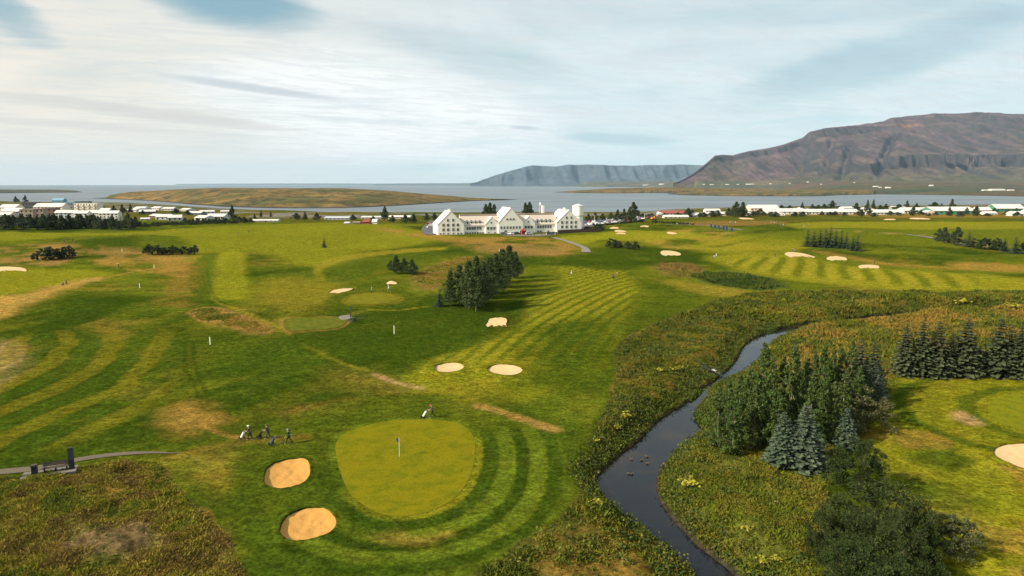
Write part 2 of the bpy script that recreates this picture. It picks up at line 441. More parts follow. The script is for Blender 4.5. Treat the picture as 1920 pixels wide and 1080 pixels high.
# ---------------------------------------------------------------- ground colours (the turf's own colours)
DEEP = np.array((.027,.045,.0035)); MID = np.array((.064,.086,.0066)); LIGHT = np.array((.168,.164,.010)); YEL = np.array((.205,.172,.016))
GOLD = np.array((.25,.150,.030)); SANDY = np.array((.38,.25,.10)); BROWN = np.array((.125,.080,.034)); HEATH = np.array((.066,.068,.012)); GREY = np.array((.16,.14,.125))
GREEN_MAIN = smooth_closed(Wp([(629,836),(640,819),(668,804),(730,790),(793,787),(845,791),(872,801),(887,818),(891,840),(888,872),(876,905),(852,935),(815,956),(780,966),(746,969),(712,964),(680,947),(655,924),(640,892),(632,862)]), 5)
GREEN_MID = smooth_closed(Wp([(652,562),(665,554),(690,550),(720,550),(740,555),(747,561),(735,567),(705,571),(670,571),(655,568)]), 5)
GREEN_R = smooth_closed(Wp([(1852,768),(1862,752),(1890,743),(1940,738),(2010,745),(2040,775),(2010,805),(1950,812),(1900,803),(1868,788)]), 5)
TEE_MID = smooth_closed(Wp([(531,604),(545,598),(600,596),(640,596),(648,606),(630,616),(580,620),(540,622)]), 4)
ROUGH_BL = smooth_closed(Wp([(-200,905),(0,896),(100,882),(200,868),(285,868),(310,880),(335,918),(385,962),(425,1003),(445,1045),(470,1110),(480,1200),(-300,1200)]), 4)
ROUGH_L = smooth_closed(np.concatenate([Wp([(2000,548),(1760,549),(1560,547),(1420,550),(1335,566),(1300,582),(1240,602),(1200,622),(1158,645),(1153,700),(1142,750),(1118,800),(1102,850),(1096,885),(1098,912),(1075,950),(1020,990),(975,1022),(930,1052),(880,1095),(860,1180)]), _rl[::-1][::3]]), 2)
ROUGH_R = smooth_closed(np.concatenate([_rr[::3], Wp([(1600,1300),(1700,1150),(1640,1080),(1560,1000),(1550,940),(1560,880),(1600,850),(1660,760),(1690,702),(1760,701),(1850,701),(2000,702)])]), 2)

HUMPS += [(ROUGH_BL, .55, 1.7), (ROUGH_L, .6, 2.4), (ROUGH_R, .5, 2.2)]
def ground_color(X, Y):
    n_big = fbm(X/34, Y/34, 4, 101); n_mid = fbm(X/9, Y/11, 4, 102); n_fine = fbm(X/2.2, Y/2.2, 3, 103)
    n_str = fbm(X/16+Y/60, Y/3.6-X/14, 3, 104)
    C = DEEP+(MID-DEEP)*sstep(n_big*0.55+n_mid*0.45, .32, .62)[:, None]
    C = C+(LIGHT-C)*(sstep(n_big, .5, .72)*.28)[:, None]
    C = C+(GOLD*.8-C)*(sstep(fbm(X/24, Y/24, 4, 105), .58, .74)*.38*sstep(n_mid, .35, .6))[:, None]
    C = C+(DEEP-C)*(sstep(n_str, .52, .70)*.55)[:, None]
    n_s2 = fbm(X/5-Y/30, Y/14-X/9, 4, 114); C = C+(YEL*.7-C)*(sstep(n_s2, .54, .70)*.20)[:, None]
    def lay(mask, col, op=1.0):
        nonlocal C
        C = C+(np.asarray(col)-C)*(np.clip(mask, 0, 1)*op)[:, None]
    def wob(d, a=1.0, s=5.0, seed=0): return d+(fbm(X/s, Y/s, 3, 200+seed)-.5)*2*a
    def area(px, col, soft=2.0, op=1.0, a=1.0, s=6.0, seed=0, nz=None, sm=4):
        poly = smooth_closed(Wp(px), sm); d = wob(sdf(X, Y, poly, 60), a, s, seed)
        m = 1-sstep(d, -soft, soft)
        if nz is not None: m = m*sstep(fbm(X/nz[0], Y/nz[0], 4, 300+seed), nz[1], nz[2])
        lay(m, col, op)
    def line(px, wdt, col, soft=.6, op=1.0, a=.3, seed=0):
        d = wob(ldist(X, Y, smooth_open(Wp(px), 5), 20), a, 3, seed); lay(1-sstep(d, wdt/2-soft, wdt/2+soft), col, op)
    # far slopes to the shore: dull heath and town lawns
    r = np.maximum(Y, 1); t = (r-500)/(shore_r(X/r)-500)
    lay(sstep(t, .02, .10), HEATH*.8+GOLD*.18); lay(sstep(t, .02, .10)*sstep(fbm(X/60, Y/90, 3, 107), .45, .6), MID*.8, .8)
    lay(sstep(t, .10, .16)*sstep(fbm(X/40, Y/60, 3, 108), .5, .62), (.17,.16,.155), .75)
    lay(sstep(t, .93, 1.0), (.05,.045,.04))
    # ---- far fairways
    area([(-200,436),(200,437),(430,424),(700,418),(820,440),(870,447),(700,470),(590,500),(470,470),(380,500),(300,440),(0,452),(-200,452)], LIGHT*.9+MID*.1, 5, .75, 4, 30, 1)
    area([(160,452),(230,445),(262,452),(250,470),(180,485),(130,470)], DEEP, 8, .8, 4, 12, 2)
    area([(0,462),(90,458),(160,462),(300,470),(370,478),(320,492),(180,490),(60,500),(-60,490),(-60,465)], BROWN*.6+GOLD*.5, 5, .9, 4, 12, 3, (12,.36,.58))
    area([(180,488),(300,480),(370,490),(365,530),(330,520),(240,505)], GOLD, 3, .7, 4, 12, 4, (14,.35,.6))
    area([(-80,512),(120,505),(210,512),(150,530),(60,545),(0,565),(-90,580)], LIGHT*.9, 4, .9, 2, 10, 5)
    area([(-80,566),(50,550),(110,533),(180,520),(192,523),(155,534),(110,549),(50,572),(0,598),(-80,615)], GOLD*.95+SANDY*.15, 3, .85, 2.5, 5, 6)
    line([(190,522),(260,508),(340,500),(390,495)], 2.2, GOLD, 1, .6)
    area([(-80,640),(20,640),(58,670),(40,695),(0,725),(-60,770),(-80,700)], BROWN*1.1+SANDY*.3, 2.5, .85, 1.5, 4, 7)
    # ---- broad mown arcs of the left fairway
    rad = np.hypot(X+160, Y-88)+(fbm(X/14, Y/14, 2, 110)-.5)*4
    fl = sdf(X, Y, smooth_closed(Wp([(-300,650),(0,632),(140,618),(250,612),(330,625),(365,660),(360,720),(300,760),(220,800),(120,840),(0,860),(-300,880)]), 4), 40)
    st = np.sin(2*np.pi*rad/7.6)
    fm = 1-sstep(wob(fl, 2, 8, 9), -5, 4)
    lay(fm*sstep(st, .0, .5), YEL*.36+LIGHT*.26, .58); lay(fm*sstep(-st, .0, .5), DEEP*1.4, .55)
    lay(fm*sstep(n_mid, .5, .7), GOLD*.5, .25)
    # ---- pale strip and the arc behind it
    area([(352,505),(382,478),(412,476),(404,520),(396,556),(380,566),(358,545)], MID, 1.5, .9, .6, 5, 10)
    area([(412,476),(456,474),(463,520),(469,556),(440,563),(396,557),(401,520)], LIGHT*1.02, 2.2, .7, .8, 5, 11)
    area([(832,463),(760,467),(690,473),(630,483),(594,496),(588,512),(598,528),(612,524),(606,505),(645,490),(720,478),(800,471),(834,468)], YEL*.9, 1.6, .8, .6, 6, 12)
    area([(600,530),(612,508),(660,490),(760,476),(830,474),(780,500),(700,512),(640,530)], MID*.7+DEEP*.3, 5, .7, 2, 9, 13)
    area([(480,530),(560,520),(640,535),(640,560),(560,590),(480,570)], YEL*.7+GOLD*.1, 6, .6, 2, 9, 14)
    for k in range(5): line([(352+k*9,522-k*3),(362+k*9,548),(388+k*8,572)], .8, DEEP, .4, .5)
    # ---- dry bank on the low ridge
    area([(352,585),(390,576),(450,588),(500,606),(512,624),(480,630),(420,612),(370,600)], GOLD*.6+BROWN*.35, 1.0, .95, 1.2, 3, 15)
    area([(330,500),(372,497),(352,560),(410,575),(352,590),(300,560),(310,520)], GOLD*.7, 5, .6, 3, 7, 16, (8,.38,.6))
    line([(395,560),(440,578),(520,612),(560,640),(640,680),(700,700)], .7, YEL, .5, .7)
    # ---- dark bowl in the middle
    area([(520,635),(650,600),(760,560),(830,555),(960,580),(905,640),(830,660),(760,690),(640,670),(560,650)], DEEP*1.05, 5, .9, 3, 9, 17)
    area([(380,620),(520,640),(640,680),(700,700),(600,720),(440,700),(350,660)], DEEP*1.25, 8, .6, 3, 9, 18)
    area([(330,640),(372,640),(378,700),(340,735),(318,700)], DEEP, 4, .6, 2, 6, 19)
    line([(345,640),(350,690),(372,740)], .5, DEEP*.8, .3, .6); line([(362,640),(366,688),(386,735)], .5, DEEP*.8, .3, .6)
    area([(630,690),(720,710),(800,730),(760,740),(640,720)], GOLD*.5+MID*.4, 6, .6, 3, 8, 20)
    area([(310,770),(350,755),(400,770),(420,785),(395,800),(345,815),(310,805)], GOLD*.85, 3, .85, 2, 4, 21)
    area([(520,770),(600,755),(660,745),(690,760),(640,775),(560,790)], GOLD*.65, 3, .65, 2, 4, 22)
    area([(380,880),(450,870),(470,905),(440,935),(395,925)], YEL*.6+GOLD*.25, 3, .7, 1.5, 4, 23)
    # ---- dry ground before the clubhouse
    area([(700,428),(800,432),(860,444),(980,444),(1050,450),(1090,470),(1060,480),(960,474),(900,468),(840,455)], GOLD*.8+BROWN*.15, 6, .85, 5, 16, 24, (16,.34,.5))
    area([(880,462),(960,458),(1040,462),(1060,476),(960,480)], BROWN*.8+GOLD*.3, 6, .6, 4, 10, 25)
    area([(780,515),(830,490),(900,480),(860,510),(820,540),(790,540)], BROWN*.5+GOLD*.4, 4, .8, 2, 5, 26, (6,.3,.5))
    area([(1046,446),(1090,440),(1130,444),(1100,456),(1060,456)], LIGHT*1.1, 3, .8, 2, 8, 27)
    # ---- striped middle fairway
    fw = sdf(X, Y, smooth_closed(Wp([(1048,504),(1080,499),(1130,497),(1165,508),(1186,530),(1192,560),(1180,595),(1150,640),(1125,690),(1040,735),(960,752),(905,762),(850,752),(770,725),(775,695),(830,668),(905,648),(978,612),(990,582),(1000,556),(1046,545),(1062,530)]), 4), 60)
    rr = np.hypot(X-324, Y-33)+(fbm(X/22, Y/22, 2, 111)-.5)*1.6
    fm = 1-sstep(wob(fw, .7, 6, 28), -2, 2.2); st = np.sin(2*np.pi*rr/3.1)
    lay(fm, LIGHT*.92, .85); upper = sstep(Y, 98, 125)*(1-sstep(X-0.13*Y, 14, 24)*.5)
    lay(fm*sstep(st, .1, .7)*upper, MID*.85, .8); lay(fm*sstep(-st, .1, .9)*upper, YEL*.85, .5)
    area([(1010,610),(1130,600),(1150,650),(1130,720),(1060,735),(960,735),(930,750),(960,700),(985,690)], DEEP*1.15, 5, .85, 3, 9, 29)
    area([(1120,600),(1190,560),(1300,555),(1330,562),(1240,602),(1160,645)], MID*.8, 6, .6, 3, 9, 30)
    # ---- ground round the main green: collar and mown rings
    g = sdf(X, Y, GREEN_MAIN, 40); ang = np.arctan2(Y-GREEN_MAIN[:, 1].mean(), X-GREEN_MAIN[:, 0].mean())
    side = sstep(np.cos(ang+.75), -.15, .35)
    lay(1-sstep(g, 9.5, 12), MID*.8, .85)
    for a0, a1, c, o in ((.9,2.7,DEEP*1.15,.95),(2.7,4.6,MID*1.2,.95),(4.6,6.1,DEEP*1.0,1),(6.1,8.1,MID*1.2,.95),(8.1,9.6,DEEP*1.15,.9),(9.6,11.2,MID*1.0,.5)):
        gg = wob(g, .22, 3, 31); lay((sstep(gg, a0-.25, a0+.25)-sstep(gg, a1-.25, a1+.25))*side, c, o)
    lay((1-sstep(g, .65, 1.05)), MID*1.1, .8); lay((1-sstep(g, .65, 1.05))*side, LIGHT*.72, .9)
    area([(905,745),(930,735),(960,760),(1060,800),(1110,800),(1100,850),(1060,840),(980,790)], DEEP*1.1, 3, .7, 1.5, 5, 32)
    area([(905,775),(1000,790),(1050,830),(1075,880),(1060,930),(1095,900),(1100,860),(1060,820)], MID, 3, .4, 1.5, 5, 33)
    area([(690,1005),(740,998),(800,1005),(845,1000),(820,1018),(740,1022)], GOLD*.45+MID*.4, 1.0, .75, .7, 2, 34)
    area([(470,880),(480,930),(505,1010),(560,1040),(640,1050),(760,1070),(640,1090),(470,1080),(440,1000),(420,940)], DEEP*1.1, 4, .95, 2, 4, 35)
    area([(600,870),(640,900),(680,960),(740,985),(660,1000),(640,960),(590,940)], DEEP*1.15, 2.5, .9, 1, 3, 36)
    area([(840,730),(900,715),(935,735),(905,765),(840,755)], YEL*.7, 4, .5, 2, 5, 37)
    # ---- worn trails
    line([(898,762),(930,770),(975,784),(1015,797),(1040,806)], 1.9, GOLD*.75+BROWN*.4, .6, .9, .5)
    line([(703,702),(725,712),(750,720),(790,728)], 1.3, SANDY*.6+BROWN*.3, .6, .8, .4)
    line([(330,856),(400,840),(470,828),(560,820)], 2.2, GOLD*.45+MID*.3, 1, .6, .6); line([(380,798),(420,815),(460,822)], .9, GOLD*.8, .4, .7)
    line([(658,590),(690,582),(740,582),(800,575)], 1.3, YEL, .7, .6)
    # ---- the small middle green's surround, the tee's worn rim
    g2 = sdf(X, Y, GREEN_MID, 30); lay((1-sstep(g2, 4.5, 7)), MID*.8, .9); lay((1-sstep(g2, 1.2, 1.9)), YEL*.6, .8)
    g3 = sdf(X, Y, TEE_MID, 20); lay(1-sstep(wob(g3, .5, 3, 38), .3, 1.1), GOLD*.85, .8)
    # ---- right half
    area([(1110,466),(1200,462),(1300,470),(1440,490),(1500,500),(1400,506),(1250,486),(1120,480)], DEEP*1.1, 4, .75, 2, 10, 40)
    area([(1060,478),(1180,482),(1210,500),(1170,508),(1060,498)], DEEP*1.1, 4, .85, 2, 8, 41)
    area([(1225,500),(1250,493),(1290,494),(1322,504),(1315,517),(1275,520),(1240,513)], BROWN*.5+GOLD*.4, 3, .6, 2, 6, 42)
    area([(1290,515),(1360,512),(1440,522),(1475,538),(1420,545),(1340,535)], np.array((.035,.058,.014)), 3, .9, 2, 6, 43)
    area([(1240,523),(1340,535),(1430,548),(1560,547),(1480,553),(1380,558),(1290,545)], YEL*.6+GOLD*.3, 4, .7, 2, 6, 44)
    area([(1190,440),(1300,430),(1480,448),(1500,465),(1340,470),(1220,458)], GOLD*.6+YEL*.5, 5, .8, 4, 14, 45, (18,.34,.55))
    area([(1130,436),(1180,432),(1300,436),(1320,446),(1200,452),(1120,448)], LIGHT*1.1, 5, .8, 4, 14, 46)
    area([(1300,455),(1420,440),(1520,450),(1500,470),(1400,480),(1300,470)], LIGHT, 6, .7, 4, 14, 47)
    area([(1330,480),(1480,478),(1600,500),(1900,520),(2050,528),(2050,545),(1700,545),(1480,525),(1380,505)], LIGHT*.8+YEL*.2, 5, .9, 2, 12, 48)
    fr = sdf(X, Y, smooth_closed(Wp([(1360,490),(1480,482),(1640,505),(1800,515),(1830,530),(1760,540),(1560,522),(1440,512)]), 4), 40)
    st = np.sin(2*np.pi*(X*.90-Y*.42+(fbm(X/30, Y/30, 2, 112)-.5)*4)/7.0); fm = 1-sstep(fr, -4, 4)
    lay(fm*sstep(st, 0, .8), YEL*1.05, .6); lay(fm*sstep(-st, 0, .8), MID*.8, .6)
    area([(1520,470),(1640,486),(1800,492),(2050,500),(2050,512),(1800,505),(1650,496)], GOLD*.95, 5, .8, 4, 16, 49, (20,.36,.55))
    area([(1380,440),(1500,432),(1700,430),(2050,436),(2050,462),(1900,470),(1700,460),(1500,452)], MID*.8+LIGHT*.25, 6, .8, 5, 20, 50)
    area([(1500,417),(1700,416),(2050,417),(2050,430),(1700,430),(1500,428)], LIGHT*.9+YEL*.1, 6, .85, 5, 20, 51)
    area([(1290,416),(1420,414),(1480,418),(1400,423),(1300,423)], BROWN*.4+GOLD*.5, 5, .8, 4, 14, 52)
    area([(1240,409),(1400,405),(1560,404),(1700,408),(2050,406),(2050,400),(1560,398),(1240,404)], GOLD*.55+HEATH*.5, 8, .9, 4, 14, 53)
    line([(1560,431),(1640,436),(1720,440),(1790,447),(1850,462)], 4.0, SANDY*.7, 2, .6, 1.0)
    area([(1290,452),(1340,462),(1420,448),(1440,443),(1400,452),(1345,463)], DEEP*.9, 2, .85, 1, 6, 54)
    # ---- riverside roughs (ground beneath the tall plants)
    d1 = wob(sdf(X, Y, ROUGH_L, 20), .8, 3, 60); m1 = 1-sstep(d1, -.4, .5); lay(m1, HEATH*.85)
    lay(m1*sstep(fbm(X/7, Y/9, 4, 61), .5, .66), GOLD*.6, .7); lay(m1*sstep(fbm(X/5, Y/6, 4, 62), .54, .68), DEEP*.8, .8)
    d2 = wob(sdf(X, Y, ROUGH_R, 20), .8, 3, 63); m2 = 1-sstep(d2, -.4, .5); lay(m2, HEATH*.9+MID*.15)
    lay(m2*sstep(fbm(X/7, Y/9, 4, 64), .46, .66)*sstep(Y, 100, 125), GOLD*.75, .8); lay(m2*sstep(fbm(X/5, Y/6, 4, 65), .5, .68)*(1-sstep(Y, 100, 125)), MID*.9, .8)
    d3 = wob(sdf(X, Y, ROUGH_BL, 20), .6, 2, 66); m3 = 1-sstep(d3, -.3, .4); lay(m3, HEATH*1.0+GOLD*.1)
    lay(m3*sstep(fbm(X/3.5, Y/3.5, 4, 67), .45, .65), GOLD*.55, .7)
    pc = Gz(215, 1015, H0); bare = 1-sstep(wob(np.hypot((X-pc[0])/1.35, Y-pc[1]), 1.6, 2.2, 68), 2.0, 4.6); lay(bare*m3, BROWN*.75+GREY*.08, .85)
    # ---- right course: yellow turf with darker islands
    mr = sdf(X, Y, smooth_closed(Wp([(1690,706),(1800,702),(2100,704),(2500,760),(2500,1100),(2100,1300),(1750,1150),(1660,1080),(1700,980),(1640,860),(1620,800),(1660,740)]), 4), 40)
    mm = 1-sstep(wob(mr, 1, 3, 70), -1.2, 1.2); lay(mm, LIGHT*.86, .95)
    lay(mm*sstep(fbm(X/8, Y/8, 4, 71), .52, .60), MID*.85, .8); lay(mm*sstep(fbm(X/6+5, Y/6, 4, 72), .54, .66), GOLD*.75, .55)
    lay(mm*(1-sstep(Y, 60, 74))*sstep(X, 48, 56), GOLD*.6+BROWN*.15, .45)
    g4 = sdf(X, Y, GREEN_R, 30); lay(1-sstep(g4, 9.5, 11), LIGHT*.75, .8)
    g4w = wob(g4, .5, 4, 73)
    lay(sstep(g4w, 1.2, 1.6)-sstep(g4w, 3.2, 3.8), MID*.85, .9); lay(sstep(g4w, 9.0, 9.6)-sstep(g4w, 10.6, 11.4), DEEP*1.3, .8)
    lay(1-sstep(g4, 1.0, 1.4), LIGHT*.8, .9)
    area([(1782,776),(1800,771),(1825,782),(1842,795),(1825,799),(1795,789)], SANDY*.5+BROWN*.5, .9, .9, .6, 2, 74)
    area([(1700,855),(1740,842),(1780,850),(1812,868),(1800,878),(1750,875),(1710,868)], MID*.75, 1, .85, .6, 3, 75)
    area([(1690,900),(1740,895),(1790,905),(1830,925),(1850,960),(1800,975),(1740,960),(1700,930)], MID*.85, 2, .8, 1, 3, 76)
    # mower-free streaks everywhere outside the mown parts come from the noise above; stream bed
    lay(1-sstep(sdf(X, Y, RIVER, 5), -.3, .5), (.03,.026,.016))
    return np.clip(C*(0.90+0.20*n_fine)[:, None], .004, .9)

NA, NR = 780, 410
pyr = np.concatenate([np.linspace(1750, 1140, 40, endpoint=False), np.linspace(1140, 430, 270, endpoint=False), np.linspace(430, 379.5, NR-310)])
ys = np.array([CAM_Z/math.tan(-el_of(p)) if p > 430 else 0 for p in pyr])
ys[310:] = np.geomspace(ys[309]*1.012, 2900, NR-310)
tx = np.tan(np.linspace(R(-52), R(52), NA))
YY = np.repeat(ys, NA); XX = np.tile(tx, NR)*YY
ZZ = H(XX, YY)
ii = (np.arange(NR-1)[:, None]*NA+np.arange(NA-1)[None, :]).ravel()
faces = np.stack([ii, ii+1, ii+NA+1, ii+NA], 1)

def grass_material():
    m = bpy.data.materials.new('turf'); m.use_nodes = True; t = NT(m.node_tree); b = t.n['Principled BSDF']
    a = t.node('ShaderNodeAttribute', attribute_name='Col'); g = t.node('ShaderNodeNewGeometry'); pos = g.outputs['Position']
    x, y, z = t.sep(pos)
    f1 = t.noise(pos, 2.6, 6, 0.68); f2 = t.noise(t.xyz(t.m('MULTIPLY', x, .7), y, 0.0), .9, 6, 0.65, 0.9)
    f3 = t.noise(pos, 0.22, 5, 0.6, 0.4); f4 = t.noise(pos, 9.0, 3, 0.6); f5 = t.noise(pos, .62, 9, .72, 1.0)
    k = t.m('MULTIPLY', t.ramp(f1, .25, .75, .48, 1.48), t.ramp(f2, .25, .75, .62, 1.38))
    k = t.m('MULTIPLY', k, t.ramp(f4, .2, .8, .72, 1.28)); k = t.m('MULTIPLY', k, t.ramp(f5, .36, .66, .78, 1.20))
    c = t.mix(1.0, a.outputs['Color'], t.xyz(k, k, k), 'MULTIPLY')
    c = t.mix(t.ramp(f3, .48, .70, 0, .28), c, t.mix(1.0, c, (1.55, 1.12, 1.15), 'MULTIPLY'))
    c = t.mix(t.ramp(f3, .50, .28, 0, .42), c, t.mix(1.0, c, (.70, .88, .9), 'MULTIPLY'))
    t.l.new(c, b.inputs['Base Color']); b.inputs['Roughness'].default_value = 1.0; b.inputs['Specular IOR Level'].default_value = 0.0
    bp = t.node('ShaderNodeBump'); bp.inputs['Strength'].default_value = 0.55; bp.inputs['Distance'].default_value = 0.12
    t.l.new(t.m('ADD', t.m('MULTIPLY', f1, 1.0), t.m('MULTIPLY', f2, .8)), bp.inputs['Height']); t.l.new(bp.outputs[0], b.inputs['Normal'])
    return m
TURF = grass_material()
ground = link('ground', np_mesh('ground', np.stack([XX, YY, ZZ], 1), faces, [TURF], colors=ground_color(XX, YY), smooth=True))
tag(ground, 'rolling green golf course turf with mown stripes and dry patches', None, None, 'structure')

# ---------------------------------------------------------------- sheets laid on the ground
def sheet(name, poly, m, lift=0.03, step=None, edge=True, fn=None):
    """a draped sheet over a closed outline: rings shrunk towards the centre, with a small skirt"""
    c = poly.mean(0); v = []; n = len(poly); rings = [1.0, .96, .88, .76, .62, .46, .3, .14]
    fn = fn or (lambda p, k: lift)
    for k, s in enumerate(rings):
        q = c+(poly-c)*s; z = H(q[:, 0], q[:, 1])+fn(q, s); v += [(a, b, h) for (a, b), h in zip(q, z)]
    v.append((c[0], c[1], float(H(c[0], c[1])[0]+fn(c[None, :], 0.0 if True else 0))))
    f = []
    for k in range(len(rings)-1):
        for i in range(n):
            j = (i+1) % n; f.append((k*n+i, k*n+j, (k+1)*n+j, (k+1)*n+i))
    k = len(rings)-1
    for i in range(n): f.append((k*n+i, k*n+(i+1) % n, k*n+n))
    return link(name, np_mesh(name, v, f, [m], smooth=True))

def green_material(name, base, stripe):
    m = bpy.data.materials.new(name); m.use_nodes = True; t = NT(m.node_tree); b = t.n['Principled BSDF']
    g = t.node('ShaderNodeNewGeometry'); pos = g.outputs['Position']; x, y, z = t.sep(pos)
    f1 = t.noise(pos, .5, 5, .6, .3); f2 = t.noise(pos, 4.0, 5, .65); f3 = t.noise(pos, .25, 3, .5)
    c = t.mix(t.ramp(f1, .42, .66), tuple(base), tuple(base*np.array((.66, .82, .8)))); c = t.mix(t.ramp(f3, .55, .75, 0, .5), c, tuple(base*np.array((1.25, 1.0, 1.2))))
    k = t.ramp(f2, .2, .8, .78, 1.22); c = t.mix(1.0, c, t.xyz(k, k, k), 'MULTIPLY')
    if stripe:
        s = t.m('SINE', t.m('MULTIPLY', t.m('ADD', t.m('MULTIPLY', x, .9), t.m('MULTIPLY', y, .35)), 2*math.pi/stripe))
        c = t.mix(t.ramp(s, -.3, .3, 0, .22), c, tuple(base*.6))
    t.l.new(c, b.inputs['Base Color']); b.inputs['Roughness'].default_value = 1.0; b.inputs['Specular IOR Level'].default_value = 0.0
    return m
tag(sheet('putting_green', GREEN_MAIN, green_material('green_main', np.array((.142,.128,.0068)), 0), .03), 'large smooth yellow-green putting green in the foreground', None, None, 'structure')
tag(sheet('putting_green', GREEN_MID, green_material('green_mid', np.array((.14,.125,.012)), 3.2), .08), 'small oval putting green left of the birch grove', None, None, 'structure')
tag(sheet('putting_green', GREEN_R, green_material('green_right', np.array((.14,.138,.009)), 0), .05), 'putting green cut by the right picture edge', None, None, 'structure')
tag(sheet('tee_ground', TEE_MID, green_material('tee', np.array((.098,.104,.014)), 1.6), .10), 'raised rectangular tee with worn golden rim', None, None, 'structure')

SAND = mat('sand', (.43,.228,.060), .95, .30, 4.5, bump=.9, spec=.1)
SAND_P = mat('pale_sand', (.52,.36,.19), .95, .14, 2.0, bump=.4, spec=.1)
_al = np.concatenate([b[1] for b in BUNKERS]); _alc = ground_color(_al[:, 0]*1.0, _al[:, 1]*1.0); _o = 0
for i, (lab, poly, dep) in enumerate(BUNKERS):
    c = poly.mean(0); n = len(poly); v = []; f = []; cut = i in CARVED
    cl = _alc[_o:_o+n]; _o += n
    rings = [1.01, .97, .93, .88, .82, .76, .69, .62, .54, .46, .37, .28, .18, .08] if i < 2 or i == 8 else [1.01, .95, .85, .7, .5, .25]; zc = float(H0(c[0], c[1]))
    nrm = (poly-c)/np.linalg.norm(poly-c, axis=1)[:, None]; span = poly[:, 1].max()-c[1]
    wl = LIPW[i] if cut else .5
    zo = H(poly[:, 0]+nrm[:, 0]*(wl+.15), poly[:, 1]+nrm[:, 1]*(wl+.15))       # turf height just outside
    for s in rings:
        q = c+(poly-c)*s
        if cut: z = zo*s+(1-s)*zo.mean()-dep*(.34+.40*(1-s**2))+dep*.28*np.clip((q[:, 1]-c[1])/span, -.2, 1)*s
        else: z = zo*s+(1-s)*zo.mean()+.10+.22*np.clip((q[:, 1]-c[1])/span, -1, 1)
        z = z+(fbm(q[:, 0]*1.6, q[:, 1]*1.6, 3, 9)-.5)*.20
        v += [(a, b, h) for (a, b), h in zip(q, z)]
    v.append((c[0], c[1], float(np.mean([p[2] for p in v[-n:]]))))
    for k in range(len(rings)-1):
        for j in range(n): f.append((k*n+j, k*n+(j+1) % n, (k+1)*n+(j+1) % n, (k+1)*n+j))
    k = len(rings)-1
    for j in range(n): f.append((k*n+j, k*n+(j+1) % n, k*n+n))
    root = thing('sand_bunker', lab, 'bunker', (float(c[0]), float(c[1]), zc), 0, 'sand bunkers')
    org = np.array(root.location)
    link('sand', np_mesh('sand', np.array(v)-org, f, [SAND if i < 2 else SAND_P], smooth=True), root)
    lv = []; lf = []; lc = []
    prof = ((wl+.35, -.15), (wl+.12, .02), (.14, .10), (.0, .09), (-.10, -dep*.95)) if cut else ((wl+.5, -.15), (wl, .10), (.1, .34), (-.05, .30), (-.1, -.1))
    for ro, dz in prof:
        q = poly+nrm*ro; jit = (hash2(np.arange(n), np.full(n, i), 3)-.5)*.06
        back = 1.0 if cut else np.clip(.45+.55*(q[:, 1]-c[1])/span, .15, 1)
        z = zo+dz*(back if dz > 0 else 1)+jit*(ro < wl); lv += [(a, b, h) for (a, b), h in zip(q, z)]; lc.append(cl*(.8 if ro < .2 else 1))
    for k in range(4):
        for j in range(n): lf.append((k*n+j, k*n+(j+1) % n, (k+1)*n+(j+1) % n, (k+1)*n+j))
    link('turf_lip', np_mesh('turf_lip', np.array(lv)-org, lf, [TURF], colors=np.concatenate(lc), smooth=False), root)

# ================================================================ water
def water_material(name, base, rough, scale, strength, dist, streak=False):
    m = bpy.data.materials.new(name); m.use_nodes = True; t = NT(m.node_tree); b = t.n['Principled BSDF']
    g = t.node('ShaderNodeNewGeometry'); pos = g.outputs['Position']; x, y, z = t.sep(pos)
    n = t.noise(t.xyz(x, t.m('MULTIPLY', y, 1.0), 0.0), scale, 4, .6)
    bp = t.node('ShaderNodeBump'); bp.inputs['Strength'].default_value = strength; bp.inputs['Distance'].default_value = dist
    t.l.new(n, bp.inputs['Height']); t.l.new(bp.outputs[0], b.inputs['Normal'])
    b.inputs['Roughness'].default_value = rough; b.inputs['IOR'].default_value = 1.33; b.inputs['Specular IOR Level'].default_value = .5 if streak else .30
    c = tuple(base)
    if streak:
        s = t.noise(t.xyz(t.m('MULTIPLY', x, .0012), t.m('MULTIPLY', y, .0045), 0.0), 1.0, 6, .6, .8)
        t.put(b.inputs['Roughness'], t.ramp(s, .35, .70, rough+.06, rough-.06)); c = t.mix(t.ramp(s, .3, .7), tuple(np.array(base)*.92), tuple(np.array(base)*1.10))
    else:
        s = t.noise(pos, .12, 4, .6, .6); c = t.mix(t.ramp(s, .45, .65), tuple(base), (.024, .018, .012))
    t.put(b.inputs['Base Color'], c)
    return m
MB().add([(-60000, 300, SEA), (60000, 300, SEA), (60000, 46000, SEA), (-60000, 46000, SEA)], [(0, 1, 2, 3)]).build('sea', water_material('sea_water', (.125,.150,.172), .50, .25, .9, 1.2, True))
tag(bpy.data.objects['sea'], 'calm grey-blue bay reaching to the horizon', None, None, 'structure')
v = [(p[0], p[1], WATER) for p in _rl]+[(p[0], p[1], WATER) for p in _rr]; n = len(_rl); k = len(_rr)
